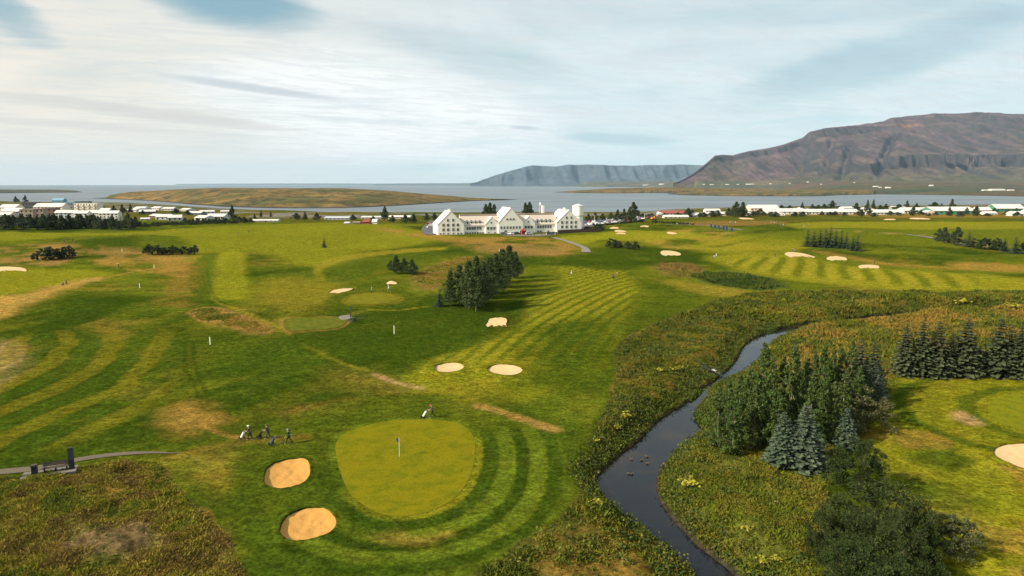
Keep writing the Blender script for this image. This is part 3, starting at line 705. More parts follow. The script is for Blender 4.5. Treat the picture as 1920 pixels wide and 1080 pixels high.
# widen a little so the sheet ends inside the banks; match counts by resampling
def resample(l, m):
    s = np.concatenate([[0], np.cumsum(np.linalg.norm(np.diff(l, axis=0), axis=1))]); q = np.linspace(0, s[-1], m)
    return np.stack([np.interp(q, s, l[:, 0]), np.interp(q, s, l[:, 1])], 1)
a = resample(_rl, 140); b = resample(_rr, 140); mid = (a+b)/2
def widen(l):
    d = l-mid; L = np.linalg.norm(d, axis=1)[:, None]+1e-6; return mid+d*(L+1.1)/L
a = widen(a); b = widen(b)
v = [(p[0], p[1], WATER) for p in a]+[(p[0], p[1], WATER) for p in b]
river = link('river', np_mesh('river', v, [(i, 140+i, 141+i, i+1) for i in range(139)], [water_material('river_water', (.008,.009,.013), .05, 1.6, .12, .05)], smooth=True))
tag(river, 'dark winding stream between overgrown banks', None, None, 'structure')

# ================================================================ far land: islands, coast, mountains
LANDS = {}
def land(name, cols, nd, prof, color, label, seed=0, nx=160, m=None, rough=0.0, kind='structure', dmod=None, smooth=True, prof2=None, pw=None):
    """cols: (photo x, near distance, far distance, photo row of the skyline); prof(t) height profile across"""
    cols = np.array(cols, float); px = np.linspace(cols[0, 0], cols[-1, 0], nx)
    rn = np.interp(px, cols[:, 0], cols[:, 1]); rf = np.interp(px, cols[:, 0], cols[:, 2]); yt = np.interp(px, cols[:, 0], cols[:, 3])
    t = np.linspace(0, 1, nd)[:, None]; PX = np.repeat(px[None, :], nd, 0)
    D = rn[None, :]+(rf-rn)[None, :]*t
    T = np.repeat(t, nx, 1)
    pk = prof(np.linspace(0, 1, 200)); tp = np.linspace(0, 1, 200)[int(np.argmax(pk))]
    rid = rn+(rf-rn)*tp
    el_ = np.arctan((540-yt)/FPX)-PITCH; top = CAM_Z+np.tan(el_)*rid-SEA        # height of skyline above the sea
    TT = T if dmod is None else np.clip(T+dmod(PX, T, D), 0, 1)
    h = prof(TT)*top[None, :]
    if prof2: k2 = pw(PX); h = h*(1-k2)+prof2(TT)*top[None, :]*k2
    X = D*((PX-960)/FPX)/1.0115
    if rough: h = h+(fbm(X/300, D/300, 5, seed)-.5)*rough*np.minimum(h/np.maximum(top[None, :], 1)*4, 1)
    Z = SEA-1.5+h+(T > 0)*1.5*0
    ii = (np.arange(nd-1)[:, None]*nx+np.arange(nx-1)[None, :]).ravel()
    V = np.stack([X.ravel(), D.ravel(), Z.ravel()], 1); F = np.stack([ii, ii+1, ii+nx+1, ii+nx], 1)
    dzx = np.gradient(Z, axis=1)/np.maximum(np.gradient(X, axis=1), 1e-3); dzd = np.gradient(Z, axis=0)/np.maximum(np.gradient(D, axis=0), 1e-3)
    sl = np.hypot(dzx, dzd)
    c = color(X.ravel(), D.ravel(), (h/np.maximum(top, 1)[None, :]).ravel(), h.ravel(), sl.ravel(), PX.ravel())
    o = link(name, np_mesh(name, V, F, [m or LANDM], colors=c, smooth=smooth)); tag(o, label, None, None, kind); LANDS[label] = (V, F); return o
def land_material(name, scale, str_):
    m = bpy.data.materials.new(name); m.use_nodes = True; t = NT(m.node_tree); b = t.n['Principled BSDF']
    a = t.node('ShaderNodeAttribute', attribute_name='Col'); g = t.node('ShaderNodeNewGeometry')
    n = t.noise(g.outputs['Position'], scale, 6, .65); n2 = t.noise(g.outputs['Position'], scale*.2, 5, .6)
    k = t.m('MULTIPLY', t.ramp(n, .25, .75, 1-str_, 1+str_), t.ramp(n2, .25, .75, 1-.7*str_, 1+.7*str_)); c = t.mix(1.0, a.outputs['Color'], t.xyz(k, k, k), 'MULTIPLY')
    t.l.new(c, b.inputs['Base Color']); b.inputs['Roughness'].default_value = .95; b.inputs['Specular IOR Level'].default_value = .05
    return m
LANDM = land_material('heathland', .03, .38); ROCKM = land_material('mountain_rock', .012, .42)
def blend(base, pairs):
    c = np.repeat(np.array(base)[None, :], len(pairs[0][0]), 0)
    for m, col, op in pairs: c = c+(np.array(col)-c)*(np.clip(m, 0, 1)*op)[:, None]
    return c
def heath_col(X, D, f, h, sl, PX):
    return blend((.125,.085,.027), [(sstep(fbm(X/160, D/220, 4, 5), .45, .62), (.062,.062,.02), .85), (sstep(fbm(X/90, D/120, 4, 6), .52, .66), (.17,.105,.033), .8),
        (sstep(fbm(X/26, D/34, 3, 7), .62, .70), (.03,.035,.014), .9), (1-sstep(h, 2.5, 5.5), (.035,.032,.028), 1)])
rs = lambda y: (SEA-CAM_Z)/math.tan(el_of(y))
isl = lambda t: np.clip(np.where(t < .04, t/.04*.10, .10+.90*np.sin(np.pi*np.clip((t-.04)/.96, 0, 1)*.86)**.95), 0, 1)
land('grassy_island', [(150,rs(371.5),rs(371.5)+60,371.0),(196,rs(373),rs(373)+300,370.5),(205,rs(373.5),rs(373)+700,365),(240,rs(375),3500,360),(300,rs(378.5),3700,357),(350,rs(383.5),3700,353.5),(420,rs(388.5),3700,351.5),(500,rs(391),3700,352),(560,rs(391.5),3700,352),(640,rs(391),3700,352),(700,rs(388.5),3500,355),(760,rs(385.5),3300,360),(830,rs(381),3100,366),(880,rs(377.5),2900,370),(930,rs(375.5),2750,372),(990,rs(374.3),rs(374)+60,374)], 70, isl, heath_col, 'broad low brown-green island in the bay', 3, 260, rough=5)
low = lambda t: np.clip(t/.08, 0, 1)*.5+.5*np.sin(np.pi*np.clip(t, 0, 1))
dark_col = lambda X, D, f, h, sl, PX: blend((.05,.055,.03), [(sstep(fbm(X/150, D/150, 3, 5), .5, .62), (.075,.07,.035), .8), (1-sstep(h, 2, 5), (.03,.03,.03), 1)])
land('low_island', [(-200,rs(362),rs(358),354.5),(0,rs(362.5),rs(358),355),(100,rs(361.5),rs(358),355.5),(140,rs(361),rs(358.5),357),(154,rs(360.5),rs(359.5),360)], 12, low, dark_col, 'dark flat island on the left horizon', 4, 60)
land('peninsula', [(1036,rs(360.5),rs(360.5)+30,360.3),(1080,rs(362),6000,357),(1140,rs(362.5),7000,353),(1200,rs(362.5),7600,351.5),(1260,rs(362),7800,351),(1320,rs(361),7800,351.5),(1380,rs(360),7800,352.5),(1440,rs(359.5),7700,353.5),(1480,rs(359.4),rs(359)+300,356.5)], 24, low, heath_col, 'flat golden spit of land in the bay', 5, 120)
land('peninsula', [(1244,rs(363.8),rs(363.8)+30,363.6),(1280,rs(366.0),5400,361),(1340,rs(367.6),5600,358.5),(1440,rs(368.3),5600,357.5),(1540,rs(368.3),5600,356.5),(1580,rs(366),5600,356),(1640,rs(365),5600,355)], 24, low, heath_col, 'long golden tongue of land joined to the right shore', 6, 120)
flat = lambda t: np.clip(t/.03, 0, 1)*.10+.90*t
def farm_col(X, D, f, h, sl, PX):
    return blend((.088,.058,.032), [(sstep(fbm(X/420, D/300, 4, 15), .46, .60), (.058,.058,.02), .85), (sstep(fbm(X/260, D/200, 4, 16), .55, .66), (.115,.07,.045), .7),
        (sstep(fbm(X/500+3, D/260, 3, 17), .62, .68), (.03,.055,.03), .85), (1-sstep(h, 3, 7), (.035,.035,.03), 1)])
land('coastal_plain', [(1470,rs(357.5),9000,343),(1500,rs(358.5),9000,340),(1540,rs(361.0),9000,339),(1600,rs(364),9000,338),(1700,rs(365),9000,338),(1800,rs(366.5),9000,338),(1920,rs(368.5),9000,338),(2300,rs(369),9000,338),(2700,rs(370),9000,338)], 60, flat, farm_col, 'heathery plain with farms below the mountain', 7, 220)
land('far_coast', [(700,rs(347.6),rs(347.2),344.5),(760,rs(347.8),rs(346.6),343.6),(860,rs(348.0),rs(346.5),343.4),(900,rs(348.4),rs(346.5),342),(960,rs(348.6),rs(346.5),341.5),(1000,rs(349.2),rs(346.6),341.5),(1100,16200,18200,341),(1200,14500,17500,340),(1250,12500,14000,339.5),(1290,9600,10400,339),(1310,8450,8700,339),(1400,8200,8500,339),(1500,7900,8300,339)], 14, flat, lambda X, D, f, h, sl, PX: blend((.06,.062,.04), [(sstep(fbm(X/300, D/300, 3, 25), .5, .62), (.11,.09,.05), .8)]), 'thin dark strip of far shore with farms', 8, 160)

def big_prof(t):
    # talus, cliff band, upper shelf slope, cap rise, plateau
    x = [0, .12, .25, .330, .338, .36, .40, .52, .68, .78, .84, .90, 1.0]; y = [0, .06, .155, .235, .36, .375, .40, .52, .70, .84, .95, 1.0, .99]
    return np.interp(t, x, y)
def big_mod(PX, T, D):
    X = D*((PX-960)/FPX)
    env = np.sin(np.pi*np.clip(T, 0, 1))**.8
    r1 = 1-np.abs(2*fbm(X/900+T*.5, T*1.1, 3, 41)-1); r2 = 1-np.abs(2*fbm(X/230+T*.8, T*2.0, 3, 43)-1)
    g = (r1-.75)*.24+(r2-.75)*.10
    def gully(x0, slope, wd, t0, t1, k):
        d = (PX-(x0+(T-t0)*slope))/wd; return -k*np.exp(-d*d)*sstep(T, t0-.08, t0+.02)*(1-sstep(T, t1-.05, t1+.06))
    g = g+gully(1572, 45, 8, .22, .55, .07)+gully(1640, 70, 9, .25, .66, .09)+gully(1600, 10, 6, .12, .3, .06)+gully(1540, 40, 8, .3, .7, .05)
    g = g-.10*np.exp(-((PX-1500)/26)**2)*sstep(T, .3, .6)
    fl = np.abs(2*fbm(X/60, T*3, 4, 47, .6)-1); g = g+((fl-.35)*.05+(fbm(X/420, T*2, 3, 48)-.5)*.16)*np.exp(-((T-.335)/.07)**2)
    fl2 = np.abs(2*fbm(X/150+T*2, T*4, 4, 49, .6)-1); g = g+(fl2-.35)*.04
    return g*env
def mtn_col(X, D, f, h, sl, PX):
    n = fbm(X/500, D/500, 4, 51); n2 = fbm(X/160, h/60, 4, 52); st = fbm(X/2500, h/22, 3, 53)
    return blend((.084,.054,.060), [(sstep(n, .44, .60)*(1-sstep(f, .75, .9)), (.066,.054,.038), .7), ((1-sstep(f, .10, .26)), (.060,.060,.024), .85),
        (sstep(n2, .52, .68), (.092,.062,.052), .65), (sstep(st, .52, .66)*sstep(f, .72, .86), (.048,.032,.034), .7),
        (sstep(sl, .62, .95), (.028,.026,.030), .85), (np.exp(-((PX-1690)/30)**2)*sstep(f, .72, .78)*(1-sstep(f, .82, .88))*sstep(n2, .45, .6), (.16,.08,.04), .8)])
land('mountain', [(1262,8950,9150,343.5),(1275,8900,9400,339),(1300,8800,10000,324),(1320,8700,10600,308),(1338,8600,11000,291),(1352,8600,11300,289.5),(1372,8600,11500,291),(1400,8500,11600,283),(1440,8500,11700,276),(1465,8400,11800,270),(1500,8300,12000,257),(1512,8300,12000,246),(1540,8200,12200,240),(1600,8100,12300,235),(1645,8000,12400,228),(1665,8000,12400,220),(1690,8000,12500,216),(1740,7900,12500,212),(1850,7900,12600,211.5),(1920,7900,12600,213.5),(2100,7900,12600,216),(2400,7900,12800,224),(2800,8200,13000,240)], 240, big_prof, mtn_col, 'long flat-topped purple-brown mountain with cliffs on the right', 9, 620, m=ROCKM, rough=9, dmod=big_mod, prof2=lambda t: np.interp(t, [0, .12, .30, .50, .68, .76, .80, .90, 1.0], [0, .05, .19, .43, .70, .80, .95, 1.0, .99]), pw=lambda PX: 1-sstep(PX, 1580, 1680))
def far_prof(t):
    return np.interp(t, [0, .18, .38, .55, .62, .7, 1], [0, .14, .36, .80, .97, 1.0, .97])
def far_mod(PX, T, D):
    X = D*((PX-960)/FPX); r = 1-np.abs(2*fbm(X/700, T*.8, 3, 61)-1); return (r-.75)*.40*np.sin(np.pi*np.clip(T, 0, 1))
land('mountain', [(882,19000,19400,344.5),(895,18800,20000,341),(910,18600,21000,335),(930,18500,21500,328),(960,18500,22000,320),(985,18500,22500,312.5),(1000,18500,22500,309.5),(1020,18500,22500,311),(1045,18500,22500,312),(1062,18500,22500,309),(1078,18500,22500,308),(1110,18500,22500,308.5),(1150,18500,22500,310),(1185,18500,22500,311),(1230,18500,22500,309.5),(1290,18500,22500,309),(1350,18500,22500,312),(1450,18500,22500,322),(1550,18800,21000,343)], 90, far_prof, lambda X, D, f, h, sl, PX: blend((.058,.076,.100), [(sstep(fbm(X/600, D/600, 3, 65), .45, .6), (.066,.076,.092), .7), (sstep(sl, .55, .9), (.046,.058,.076), .8)]), 'distant blue-grey table mountain across the bay', 10, 320, m=ROCKM, rough=30, dmod=far_mod)  # blue in these rock colours paints in part of the distance haze
land('far_coast', [(330,rs(346.6),rs(346.0),344.9),(480,rs(346.7),rs(346.0),344.0),(620,rs(346.8),rs(346.0),343.8),(700,rs(347),rs(346.0),344.2),(760,rs(347),rs(346.2),344.9)], 6, flat, lambda X, D, f, h, sl, PX: blend((.07,.075,.075), [(f*0, (.1,.1,.1), 0)]), 'faint pale line of coast on the sea horizon', 11, 60)

# ---------------------------------------------------------------- the air between
hz = MB().box(-62000, 62000, -600, 47000, -46, 1250).build('haze', ())
hm = bpy.data.materials.new('haze_air'); hm.use_nodes = True; t = NT(hm.node_tree)
for q in list(t.n):
    if q.type == 'BSDF_PRINCIPLED': t.n.remove(q)
pv = t.node('ShaderNodeVolumePrincipled'); pv.inputs['Color'].default_value = (.50, .76, 1.0, 1); pv.inputs['Density'].default_value = 1.5e-5; pv.inputs['Anisotropy'].default_value = 0.0
t.l.new(pv.outputs[0], t.n['Material Output'].inputs['Volume'])
hz.data.materials.append(hm); tag(hz, 'thin blue haze over the bay and mountains', None, None, 'stuff')

# ================================================================ vegetation
def quads(c, u, v):
    """leaf quads from centres c and half-axes u, v (k,3)"""
    k = len(c); V = np.empty((k, 4, 3)); V[:, 0] = c-u-v*.35; V[:, 1] = c+v*-1.0+u*.15; V[:, 2] = c+u+v*.35; V[:, 3] = c+v-u*.15
    return V.reshape(-1, 3), np.arange(4*k).reshape(-1, 4)
def unit(a): return a/np.maximum(np.linalg.norm(a, axis=-1, keepdims=True), 1e-9)
def rand_dirs(r, k): return unit(r.normal(size=(k, 3)))
def leaf_cloud(r, centres, radii, per, size, col, colvar=.25, flat=.0, outward=None, aspect=.7):
    k = len(centres)*per
    C = np.repeat(centres, per, 0); RR = np.repeat(radii, per)[:, None]
    d = rand_dirs(r, k)*(r.random((k, 1))**.45); d[:, 2] *= .8
    c = C+d*RR
    nrm = unit(d+rand_dirs(r, k)*.7+np.array((0, 0, flat)))
    u = unit(np.cross(nrm, rand_dirs(r, k)))
    if outward is not None: u = unit(unit(d)*outward+rand_dirs(r, k)*.5+np.array((0, 0, .4)))
    v = unit(np.cross(u, nrm))
    s = size*(.6+.8*r.random((k, 1)))
    V, F = quads(c, u*s*.5, v*s*.5*aspect)
    cv = np.array(col)*(1+(r.random((k, 1))-.5)*2*colvar)*(1+(np.repeat(r.random(len(centres)), per)[:, None]-.5)*.45)
    cv = cv*np.array((1, 1, 1))+r.random((k, 1))**3*np.array((.03, .022, 0))*.8
    return V, F, np.repeat(np.clip(cv, .004, .5), 4, 0)
def trunk_mesh(r, name, h, r0, tips, m, n=7):
    b = MB(); pts = [(0, 0, -.3)]; rad = [r0*1.25]
    for k in range(1, 6):
        t = k/5; pts.append((math.sin(k*1.7+h)*.10*t*h*.12, math.cos(k*2.1)*.10*t*h*.12, h*t)); rad.append(max(r0*(1-t*.9), .015))
    b.tube(pts, rad, n)
    for q in tips:
        q = np.array(q); z0 = max(q[2]*.62-.2, h*.06); k = min(int(z0/h*5), 4); f = z0/h*5-k
        a = np.array(pts[k])*(1-f)+np.array(pts[k+1])*f; mid = a*.5+q*.5+np.array((0, 0, -.12*np.linalg.norm(q-a)))
        rr = max(r0*.42*(1-z0/h), .025); b.tube([a, mid, q], [rr, rr*.65, rr*.25], 5, cap=False)
    return b.mesh(name, m, smooth=True)
BARK = mat('pale_bark', (.22,.19,.15), .9, .3, 4.0, bump=.3); BARKD = mat('dark_bark', (.07,.052,.04), .95, .3, 4.0, bump=.3)
LEAF = mat('broad_leaves', (.05,.08,.03), .65, attr='Col', trans=.22, spec=.18, objvar=.14)
NEEDLE = mat('needles', (.04,.06,.04), .85, attr='Col', trans=.06, spec=.08, objvar=.14)

def poplar_parts(seed, h=11, rw=2.1, clumps=70, per=36, size=.34, col=(.056,.090,.021), base=.06, r0=.16, point=False):
    r = np.random.default_rng(seed); cs = []; rd = []
    while len(cs) < clumps:
        t = r.random(); z = base+(1-base)*t; prof = (max(1-t, .01)**.62)*min(1, t/.14+.45) if point else (math.sin(math.pi*min(max(t*.93+.07, 0), 1)**.75)**.7)*(.45+.55*(1-t))*1.2*max(1-t, .02)**.22
        a = r.random()*2*math.pi; q = r.random()**.5
        lob = 1+.28*math.sin(3*a+seed)+.2*math.sin(5*a+z*9)
        rr = rw*prof*q*lob
        cs.append((rr*math.cos(a), rr*math.sin(a), z*h*.97)); rd.append(rw*(.20+.16*r.random())*(1.15-(.75 if point else .45)*t))
    cs = np.array(cs); rd = np.array(rd)
    V, F, C = leaf_cloud(r, cs, rd, per, size, col, .3)
    crown = np_mesh('crown', V, F, [LEAF], colors=C)
    tips = [cs[i] for i in r.choice(len(cs), 9, replace=False)]
    return crown, trunk_mesh(r, 'trunk', h*.93, r0, tips, BARK), h, rw
def spruce_parts(seed, h=10, rw=2.2, whorls=20, nb=9, col=(.034,.055,.036), tip=(.055,.085,.06), fine=1.0):
    r = np.random.default_rng(seed); C0 = []; U = []; Vv = []; CC = []
    for wi in range(whorls):
        t = (wi+.5*r.random())/whorls; z = h*(.03+.95*t); L = rw*(1-t)**.82*(.9+.1*math.sin(wi*2.3))+.12
        for b in range(max(7, int(nb*(1-.45*t)))):
            a = 2*math.pi*(b+r.random()*.7)/max(7, int(nb*(1-.45*t)))+wi*.8; l = L*(.78+.35*r.random())
            d = np.array((math.cos(a), math.sin(a), 0)); s = np.array((-math.sin(a), math.cos(a), 0)); ns = max(2, int(5*l/rw+1.5))
            for k in range(ns):
                q = (k+.6)/ns; drop = -.34*l*q**1.3+.16*l*q**3+.18*l*(t > .8)
                p = d*l*q+np.array((0, 0, z+drop)); wd = .25*l*(1.05-q*.75)+.11
                for sg in (-1, 1):
                    u = unit(d*.75+s*sg*.75+np.array((0, 0, -.15+.3*r.random())))*(wd*1.25); n_ = np.array((0, 0, .75))+d*.65+r.normal(size=3)*.38
                    vv = unit(np.cross(u, n_))*wd*.60
                    C0.append(p+s*sg*wd*.45); U.append(u*.62); Vv.append(vv); m_ = q**1.5*.8+.2*r.random(); CC.append(np.array(col)*(1-m_)+np.array(tip)*m_)
            p = d*l+np.array((0, 0, z-.22*l)); C0.append(p); U.append((d*.9+np.array((0, 0, .28)))*.16*fine); Vv.append(s*.09); CC.append(tip)
    k = len(C0); top = np.array([(0, 0, h*.985)]*3); C0 = np.array(C0); V, F = quads(C0, np.array(U), np.array(Vv))
    C = np.repeat(np.array(CC)*(.75+.5*r.random((k, 1))), 4, 0)
    # leader
    q = np.array([[-.04,0,h*.9],[.04,0,h*.9],[.01,0,h*1.02],[-.01,0,h*1.02],[0,-.04,h*.9],[0,.04,h*.9],[0,.01,h*1.02],[0,-.01,h*1.02]])
    F = np.concatenate([F, np.array([[0,1,2,3],[4,5,6,7]])+len(V)]); V = np.concatenate([V, q]); C = np.concatenate([C, np.repeat(np.array([tip]), 8, 0)])
    crown = np_mesh('crown', V, F, [NEEDLE], colors=C)
    return crown, MB().tube([(0,0,-.3),(0,0,h*.5),(0,0,h*.97)], [.15*h/10, .09*h/10, .02], 7).mesh('trunk', BARKD, smooth=True), h, rw
def bush_parts(seed, h=5, rw=3.0, clumps=60, per=46, size=.36, col=(.026,.038,.017), outward=1.2, aspect=.34, m=None, stems=6):
    r = np.random.default_rng(seed); cs = []; rd = []
    lobes = [(r.random()*2*math.pi, .35+.4*r.random(), .55+.4*r.random()) for _ in range(6)]
    while len(cs) < clumps:
        a = r.random()*2*math.pi; e = math.asin(r.random()**.8); q = .55+.45*r.random()
        lob = .72+.28*max(math.cos(a-l[0])*l[1]+l[2] for l in lobes)
        cs.append((rw*q*lob*math.cos(e)*math.cos(a), rw*q*lob*math.cos(e)*math.sin(a), h*(.10+.80*q*math.sin(e)*(.8+.3*lob)))); rd.append(rw*(.13+.11*r.random()))
    cs = np.array(cs); rd = np.array(rd)
    V, F, C = leaf_cloud(r, cs, rd, per, size, col, .3, outward=outward, aspect=aspect)
    crown = np_mesh('crown', V, F, [m or NEEDLE], colors=C); b = MB()
    for i in r.choice(len(cs), stems, replace=False):
        q = cs[i]; b.tube([(q[0]*.08, q[1]*.08, -.25), (q[0]*.45, q[1]*.45, q[2]*.55), tuple(q)], [.11, .07, .03], 5)
    return crown, b.mesh('stems', BARKD, smooth=True), h, rw

POP = [poplar_parts(10+i, rw=2.1, clumps=130, per=50, size=.24, point=True) for i in range(4)]
SPR = [spruce_parts(30+i, whorls=23, nb=13, rw=2.5, col=(.036,.048,.024), tip=(.062,.078,.036)) for i in range(3)]
BLU = [spruce_parts(40+i, whorls=24, nb=14, rw=2.5, col=(.042,.058,.038), tip=(.088,.115,.078)) for i in range(2)]
PIN = [bush_parts(50+i, clumps=90, per=150, size=.17, col=(.029,.044,.014), aspect=.5) for i in range(3)]
WIL = [bush_parts(60+i, clumps=80, per=80, size=.20, col=(.075,.085,.032), outward=None, aspect=.6, m=LEAF, h=5, rw=2.6) for i in range(2)]
BIR = [poplar_parts(70+i, h=11, rw=2.7, clumps=150, per=46, size=.28, col=(.044,.070,.022), base=.13, r0=.15) for i in range(4)]
FBU = [bush_parts(80+i, h=5, rw=2.6, clumps=46, per=64, size=.42, col=(.034,.050,.020), outward=None, aspect=.7, m=LEAF) for i in range(3)]
FSP = [spruce_parts(90+i, h=10, rw=2.3, whorls=15, nb=9, col=(.032,.048,.030), tip=(.05,.07,.045), fine=1.5) for i in range(3)]
FTR = [poplar_parts(100+i, h=9, rw=3.0, clumps=80, per=30, size=.56, col=(.040,.058,.026), base=.12, r0=.18) for i in range(4)]
KINDS = {'poplar': POP, 'spruce': SPR, 'blue': BLU, 'pine': PIN, 'willow': WIL, 'birch': BIR, 'bush': FBU, 'fspruce': FSP, 'ftree': FTR}
NAMES = {'poplar': 'poplar_tree', 'spruce': 'spruce_tree', 'blue': 'blue_spruce_tree', 'pine': 'mountain_pine', 'willow': 'willow_bush', 'birch': 'birch_tree', 'bush': 'round_bush', 'fspruce': 'spruce_tree', 'ftree': 'broadleaf_tree'}
CATS = {'pine': 'pine', 'willow': 'bush', 'bush': 'bush'}
_tk = [0]
def tree(kind, px, by, ty, wpx, label, group, ground_pt=None):
    """a tree whose foot stands where the photo shows it, as tall and wide as it shows"""
    _tk[0] += 1; i = _tk[0]
    g = ground_pt or G(px, by)
    u = (540-ty)/FPX; zt = CAM_Z+g.y*(-ST+u*CT)/(CT+u*ST); hh = max(zt-g.z, 1.0)
    dist = math.hypot(g.y, CAM_Z-g.z); ww = wpx/FPX*dist
    crown, stem, h0, rw = KINDS[kind][i % len(KINDS[kind])]
    o = thing(NAMES[kind], label, CATS.get(kind, 'tree'), g, (i*2.399) % 6.283, group)
    sx = ww/(2*rw*(.92 if kind in ('pine','willow','bush') else 1.0)); sz = hh/h0
    o.scale = (sx, sx, sz)
    link('trunk' if kind not in ('pine','willow','bush') else 'stems', stem, o); link('crown', crown, o)
    return o

L_ = lambda s: s
g1 = 'poplars of the riverside grove'
for px, by, ty, wd, lab in [
 (1345,838,722,47,'poplar at the left foot of the riverside grove, nearest the stream'),
 (1374,850,738,50,'front-left poplar of the riverside grove, pale trunk showing at its foot'),
 (1400,826,688,50,'poplar just left of the tallest in the riverside grove'),
 (1425,836,638,57,'tallest poplar at the left of the riverside grove'),
 (1443,806,668,44,'poplar close behind the tallest one in the riverside grove'),
 (1456,846,732,48,'short poplar in front of the riverside grove, left of the blue spruces'),
 (1480,815,640,53,'poplar with round top, second tall one from the left in the riverside grove'),
 (1506,802,668,47,'poplar right of the round-topped one in the riverside grove'),
 (1516,838,702,46,'poplar right behind the large blue spruce'),
 (1538,790,643,44,'slender tall poplar in the middle of the riverside grove'),
 (1546,818,692,46,'lower poplar in front of the slender middle one'),
 (1570,782,648,42,'poplar right of the slender middle one in the riverside grove'),
 (1578,804,694,42,'lower poplar at the right front of the riverside grove'),
 (1590,772,634,38,'rightmost tall poplar of the grove, touching the dark spruces'),
 (1362,826,706,38,'narrow poplar between the two front-left ones of the riverside grove'),
 (1412,842,716,42,'lower poplar before the tallest one of the riverside grove'),
 (1384,806,700,39,'poplar at the back left of the riverside grove'),
 (1462,800,662,39,'narrow poplar between the tallest and the round-topped one'),
 (1494,826,694,41,'lower poplar under the round-topped one'),
 (1522,784,660,38,'narrow poplar left of the slender middle one'),
 (1556,776,656,36,'narrow poplar right behind the slender middle one'),
 (1560,826,712,41,'low poplar at the right front, above the lone blue spruce'),
 (1604,792,684,38,'low poplar below the dark tall spruces')]:
    tree('poplar', px, by, ty, wd, lab, g1)
g2 = 'spruces by the riverside grove'
for k, px, by, ty, wd, lab in [
 ('blue',1506,872,756,100,'large blue spruce at the front of the riverside grove'),
 ('blue',1466,866,770,76,'blue spruce leaning on the left of the large blue spruce'),
 ('blue',1584,836,762,60,'small blue spruce standing alone right of the large one'),
 ('blue',1637,756,682,60,'small blue spruce on the right edge of the grove'),
 ('spruce',1606,752,632,67,'dark tall spruce beside the rightmost poplar'),
 ('spruce',1634,740,638,69,'dark tall spruce at the right end of the grove'),
 ('spruce',1618,768,664,60,'dark spruce in front of the two tall dark ones')]:
    tree(k, px, by, ty, wd, lab, g2)
tree('willow', 1622, 802, 728, 84, 'olive willow bush between the small blue spruces', 'willow bushes')
tree('willow', 1592, 812, 760, 50, 'low dark willow behind the lone small blue spruce', 'willow bushes')
g3 = 'dark mountain pines in the lower right'
for px, by, ty, wd, lab in [
 (1606,920,820,89,'round dark pine standing highest of the lower right thicket'),
 (1645,1012,905,140,'widest dark pine in the middle of the lower right thicket'),
 (1705,1052,930,95,'dark pine on the right shoulder of the thicket'),
 (1600,1058,958,103,'dark pine on the left of the thicket'),
 (1545,1042,944,61,'small dark pine at the left tip of the thicket'),
 (1672,1092,975,125,'dark pine low in the middle of the thicket'),
 (1585,1108,1005,88,'dark pine at the bottom picture edge, left in the thicket'),
 (1650,1150,1030,125,'dark pine cut by the bottom picture edge'),
 (1720,1105,1010,88,'dark pine at the bottom right of the thicket')]:
    tree('pine', px, by, ty, wd, lab, g3)
tree('willow', 1783, 1040, 964, 82, 'loose olive bush alone right of the dark pine thicket', 'willow bushes')
g4 = 'spruces of the row above the right green'
for i, (px, by, ty, wd) in enumerate([(1694,702,603,61),(1724,703,596,70),(1753,703,597,75),(1780,702,622,56),(1806,702,593,86),(1832,701,650,61),(1850,700,662,44),(1868,703,594,86),(1889,702,606,58),(1908,704,599,67),(1930,704,598,72),(1956,704,600,72)]):
    tree('spruce', px, by, ty, wd, 'tall dark spruce, %s in the row above the right green' % ORD[i] if i < 10 else ('dark spruce just past the right picture edge' if i == 10 else 'dark spruce farther past the right picture edge'), g4)
g5 = 'trees of the middle grove'
for i, (px, by, ty, wd) in enumerate([(845,574,506,40),(862,572,496,46),(880,580,487,48),(893,584,478,52),(906,572,490,46),(876,560,492,40),(918,560,480,46),(912,552,490,40),(930,550,474,46),(942,540,466,46),(955,530,459,44),(966,522,470,32)]):
    tree('birch', px, by, ty, wd, 'birch with pale trunk, %s by its foot in the middle grove' % ['leftmost','second from left','fourth from left','fifth from left','sixth from left','third from left','eighth from left','seventh from left','ninth from left','tenth from left','eleventh from left','rightmost'][i], g5)
tree('fspruce', 824, 575, 543, 26, 'small conifer just left of the middle birch grove', 'lone conifers')
tree('fspruce', 608, 464, 444, 14, 'tiny lone conifer on the far left fairway', 'lone conifers')
for i, (px, by, ty, wd) in enumerate([(733,505,488,18),(743,513,478,28),(758,513,483,26),(773,515,486,28)]):
    tree('birch', px, by, ty, wd, 'dark small tree, %s in the clump above the small green' % ORD[i], 'clump above the small green')
for i, (px, by, ty, wd) in enumerate([(82,487,462,30),(100,487,461,30),(113,485,463,24),(127,483,459,24)]):
    tree('bush', px, by, ty, wd, 'dark bush, %s in the hedge clump at far left' % ORD[i], 'bush clump at far left')
for i, (px, by, ty, wd) in enumerate([(279,477,457,20),(294,478,459,22),(305,477,463,14),(319,477,459,20),(331,477,462,16),(347,477,460,17),(363,477,459,19)]):
    tree('bush', px, by, ty, wd, 'round dark bush, %s in the short row on the left' % ORD[i], 'row of round bushes on the left')
for i, (px, by, ty, wd) in enumerate([(1148,465,446,22),(1160,465,450,15),(1178,467,452,15),(1191,468,452,17)]):
    tree('bush', px, by, ty, wd, 'dark round bush, %s of four below the car park bunkers' % ORD[i], 'round bushes below the car park')
for i, (px, by, ty, wd) in enumerate([(1514,462,429,26),(1525,463,431,26),(1537,463,427,28),(1547,464,428,28),(1556,464,424,28),(1566,465,428,28),(1577,465,430,26),(1586,466,434,20),(1599,470,440,22),(1607,471,438,24)]):
    tree('fspruce', px, by, ty, wd, 'dark spruce, %s in the dense right-hand clump' % ORD[i], 'dense spruce clump on the right')
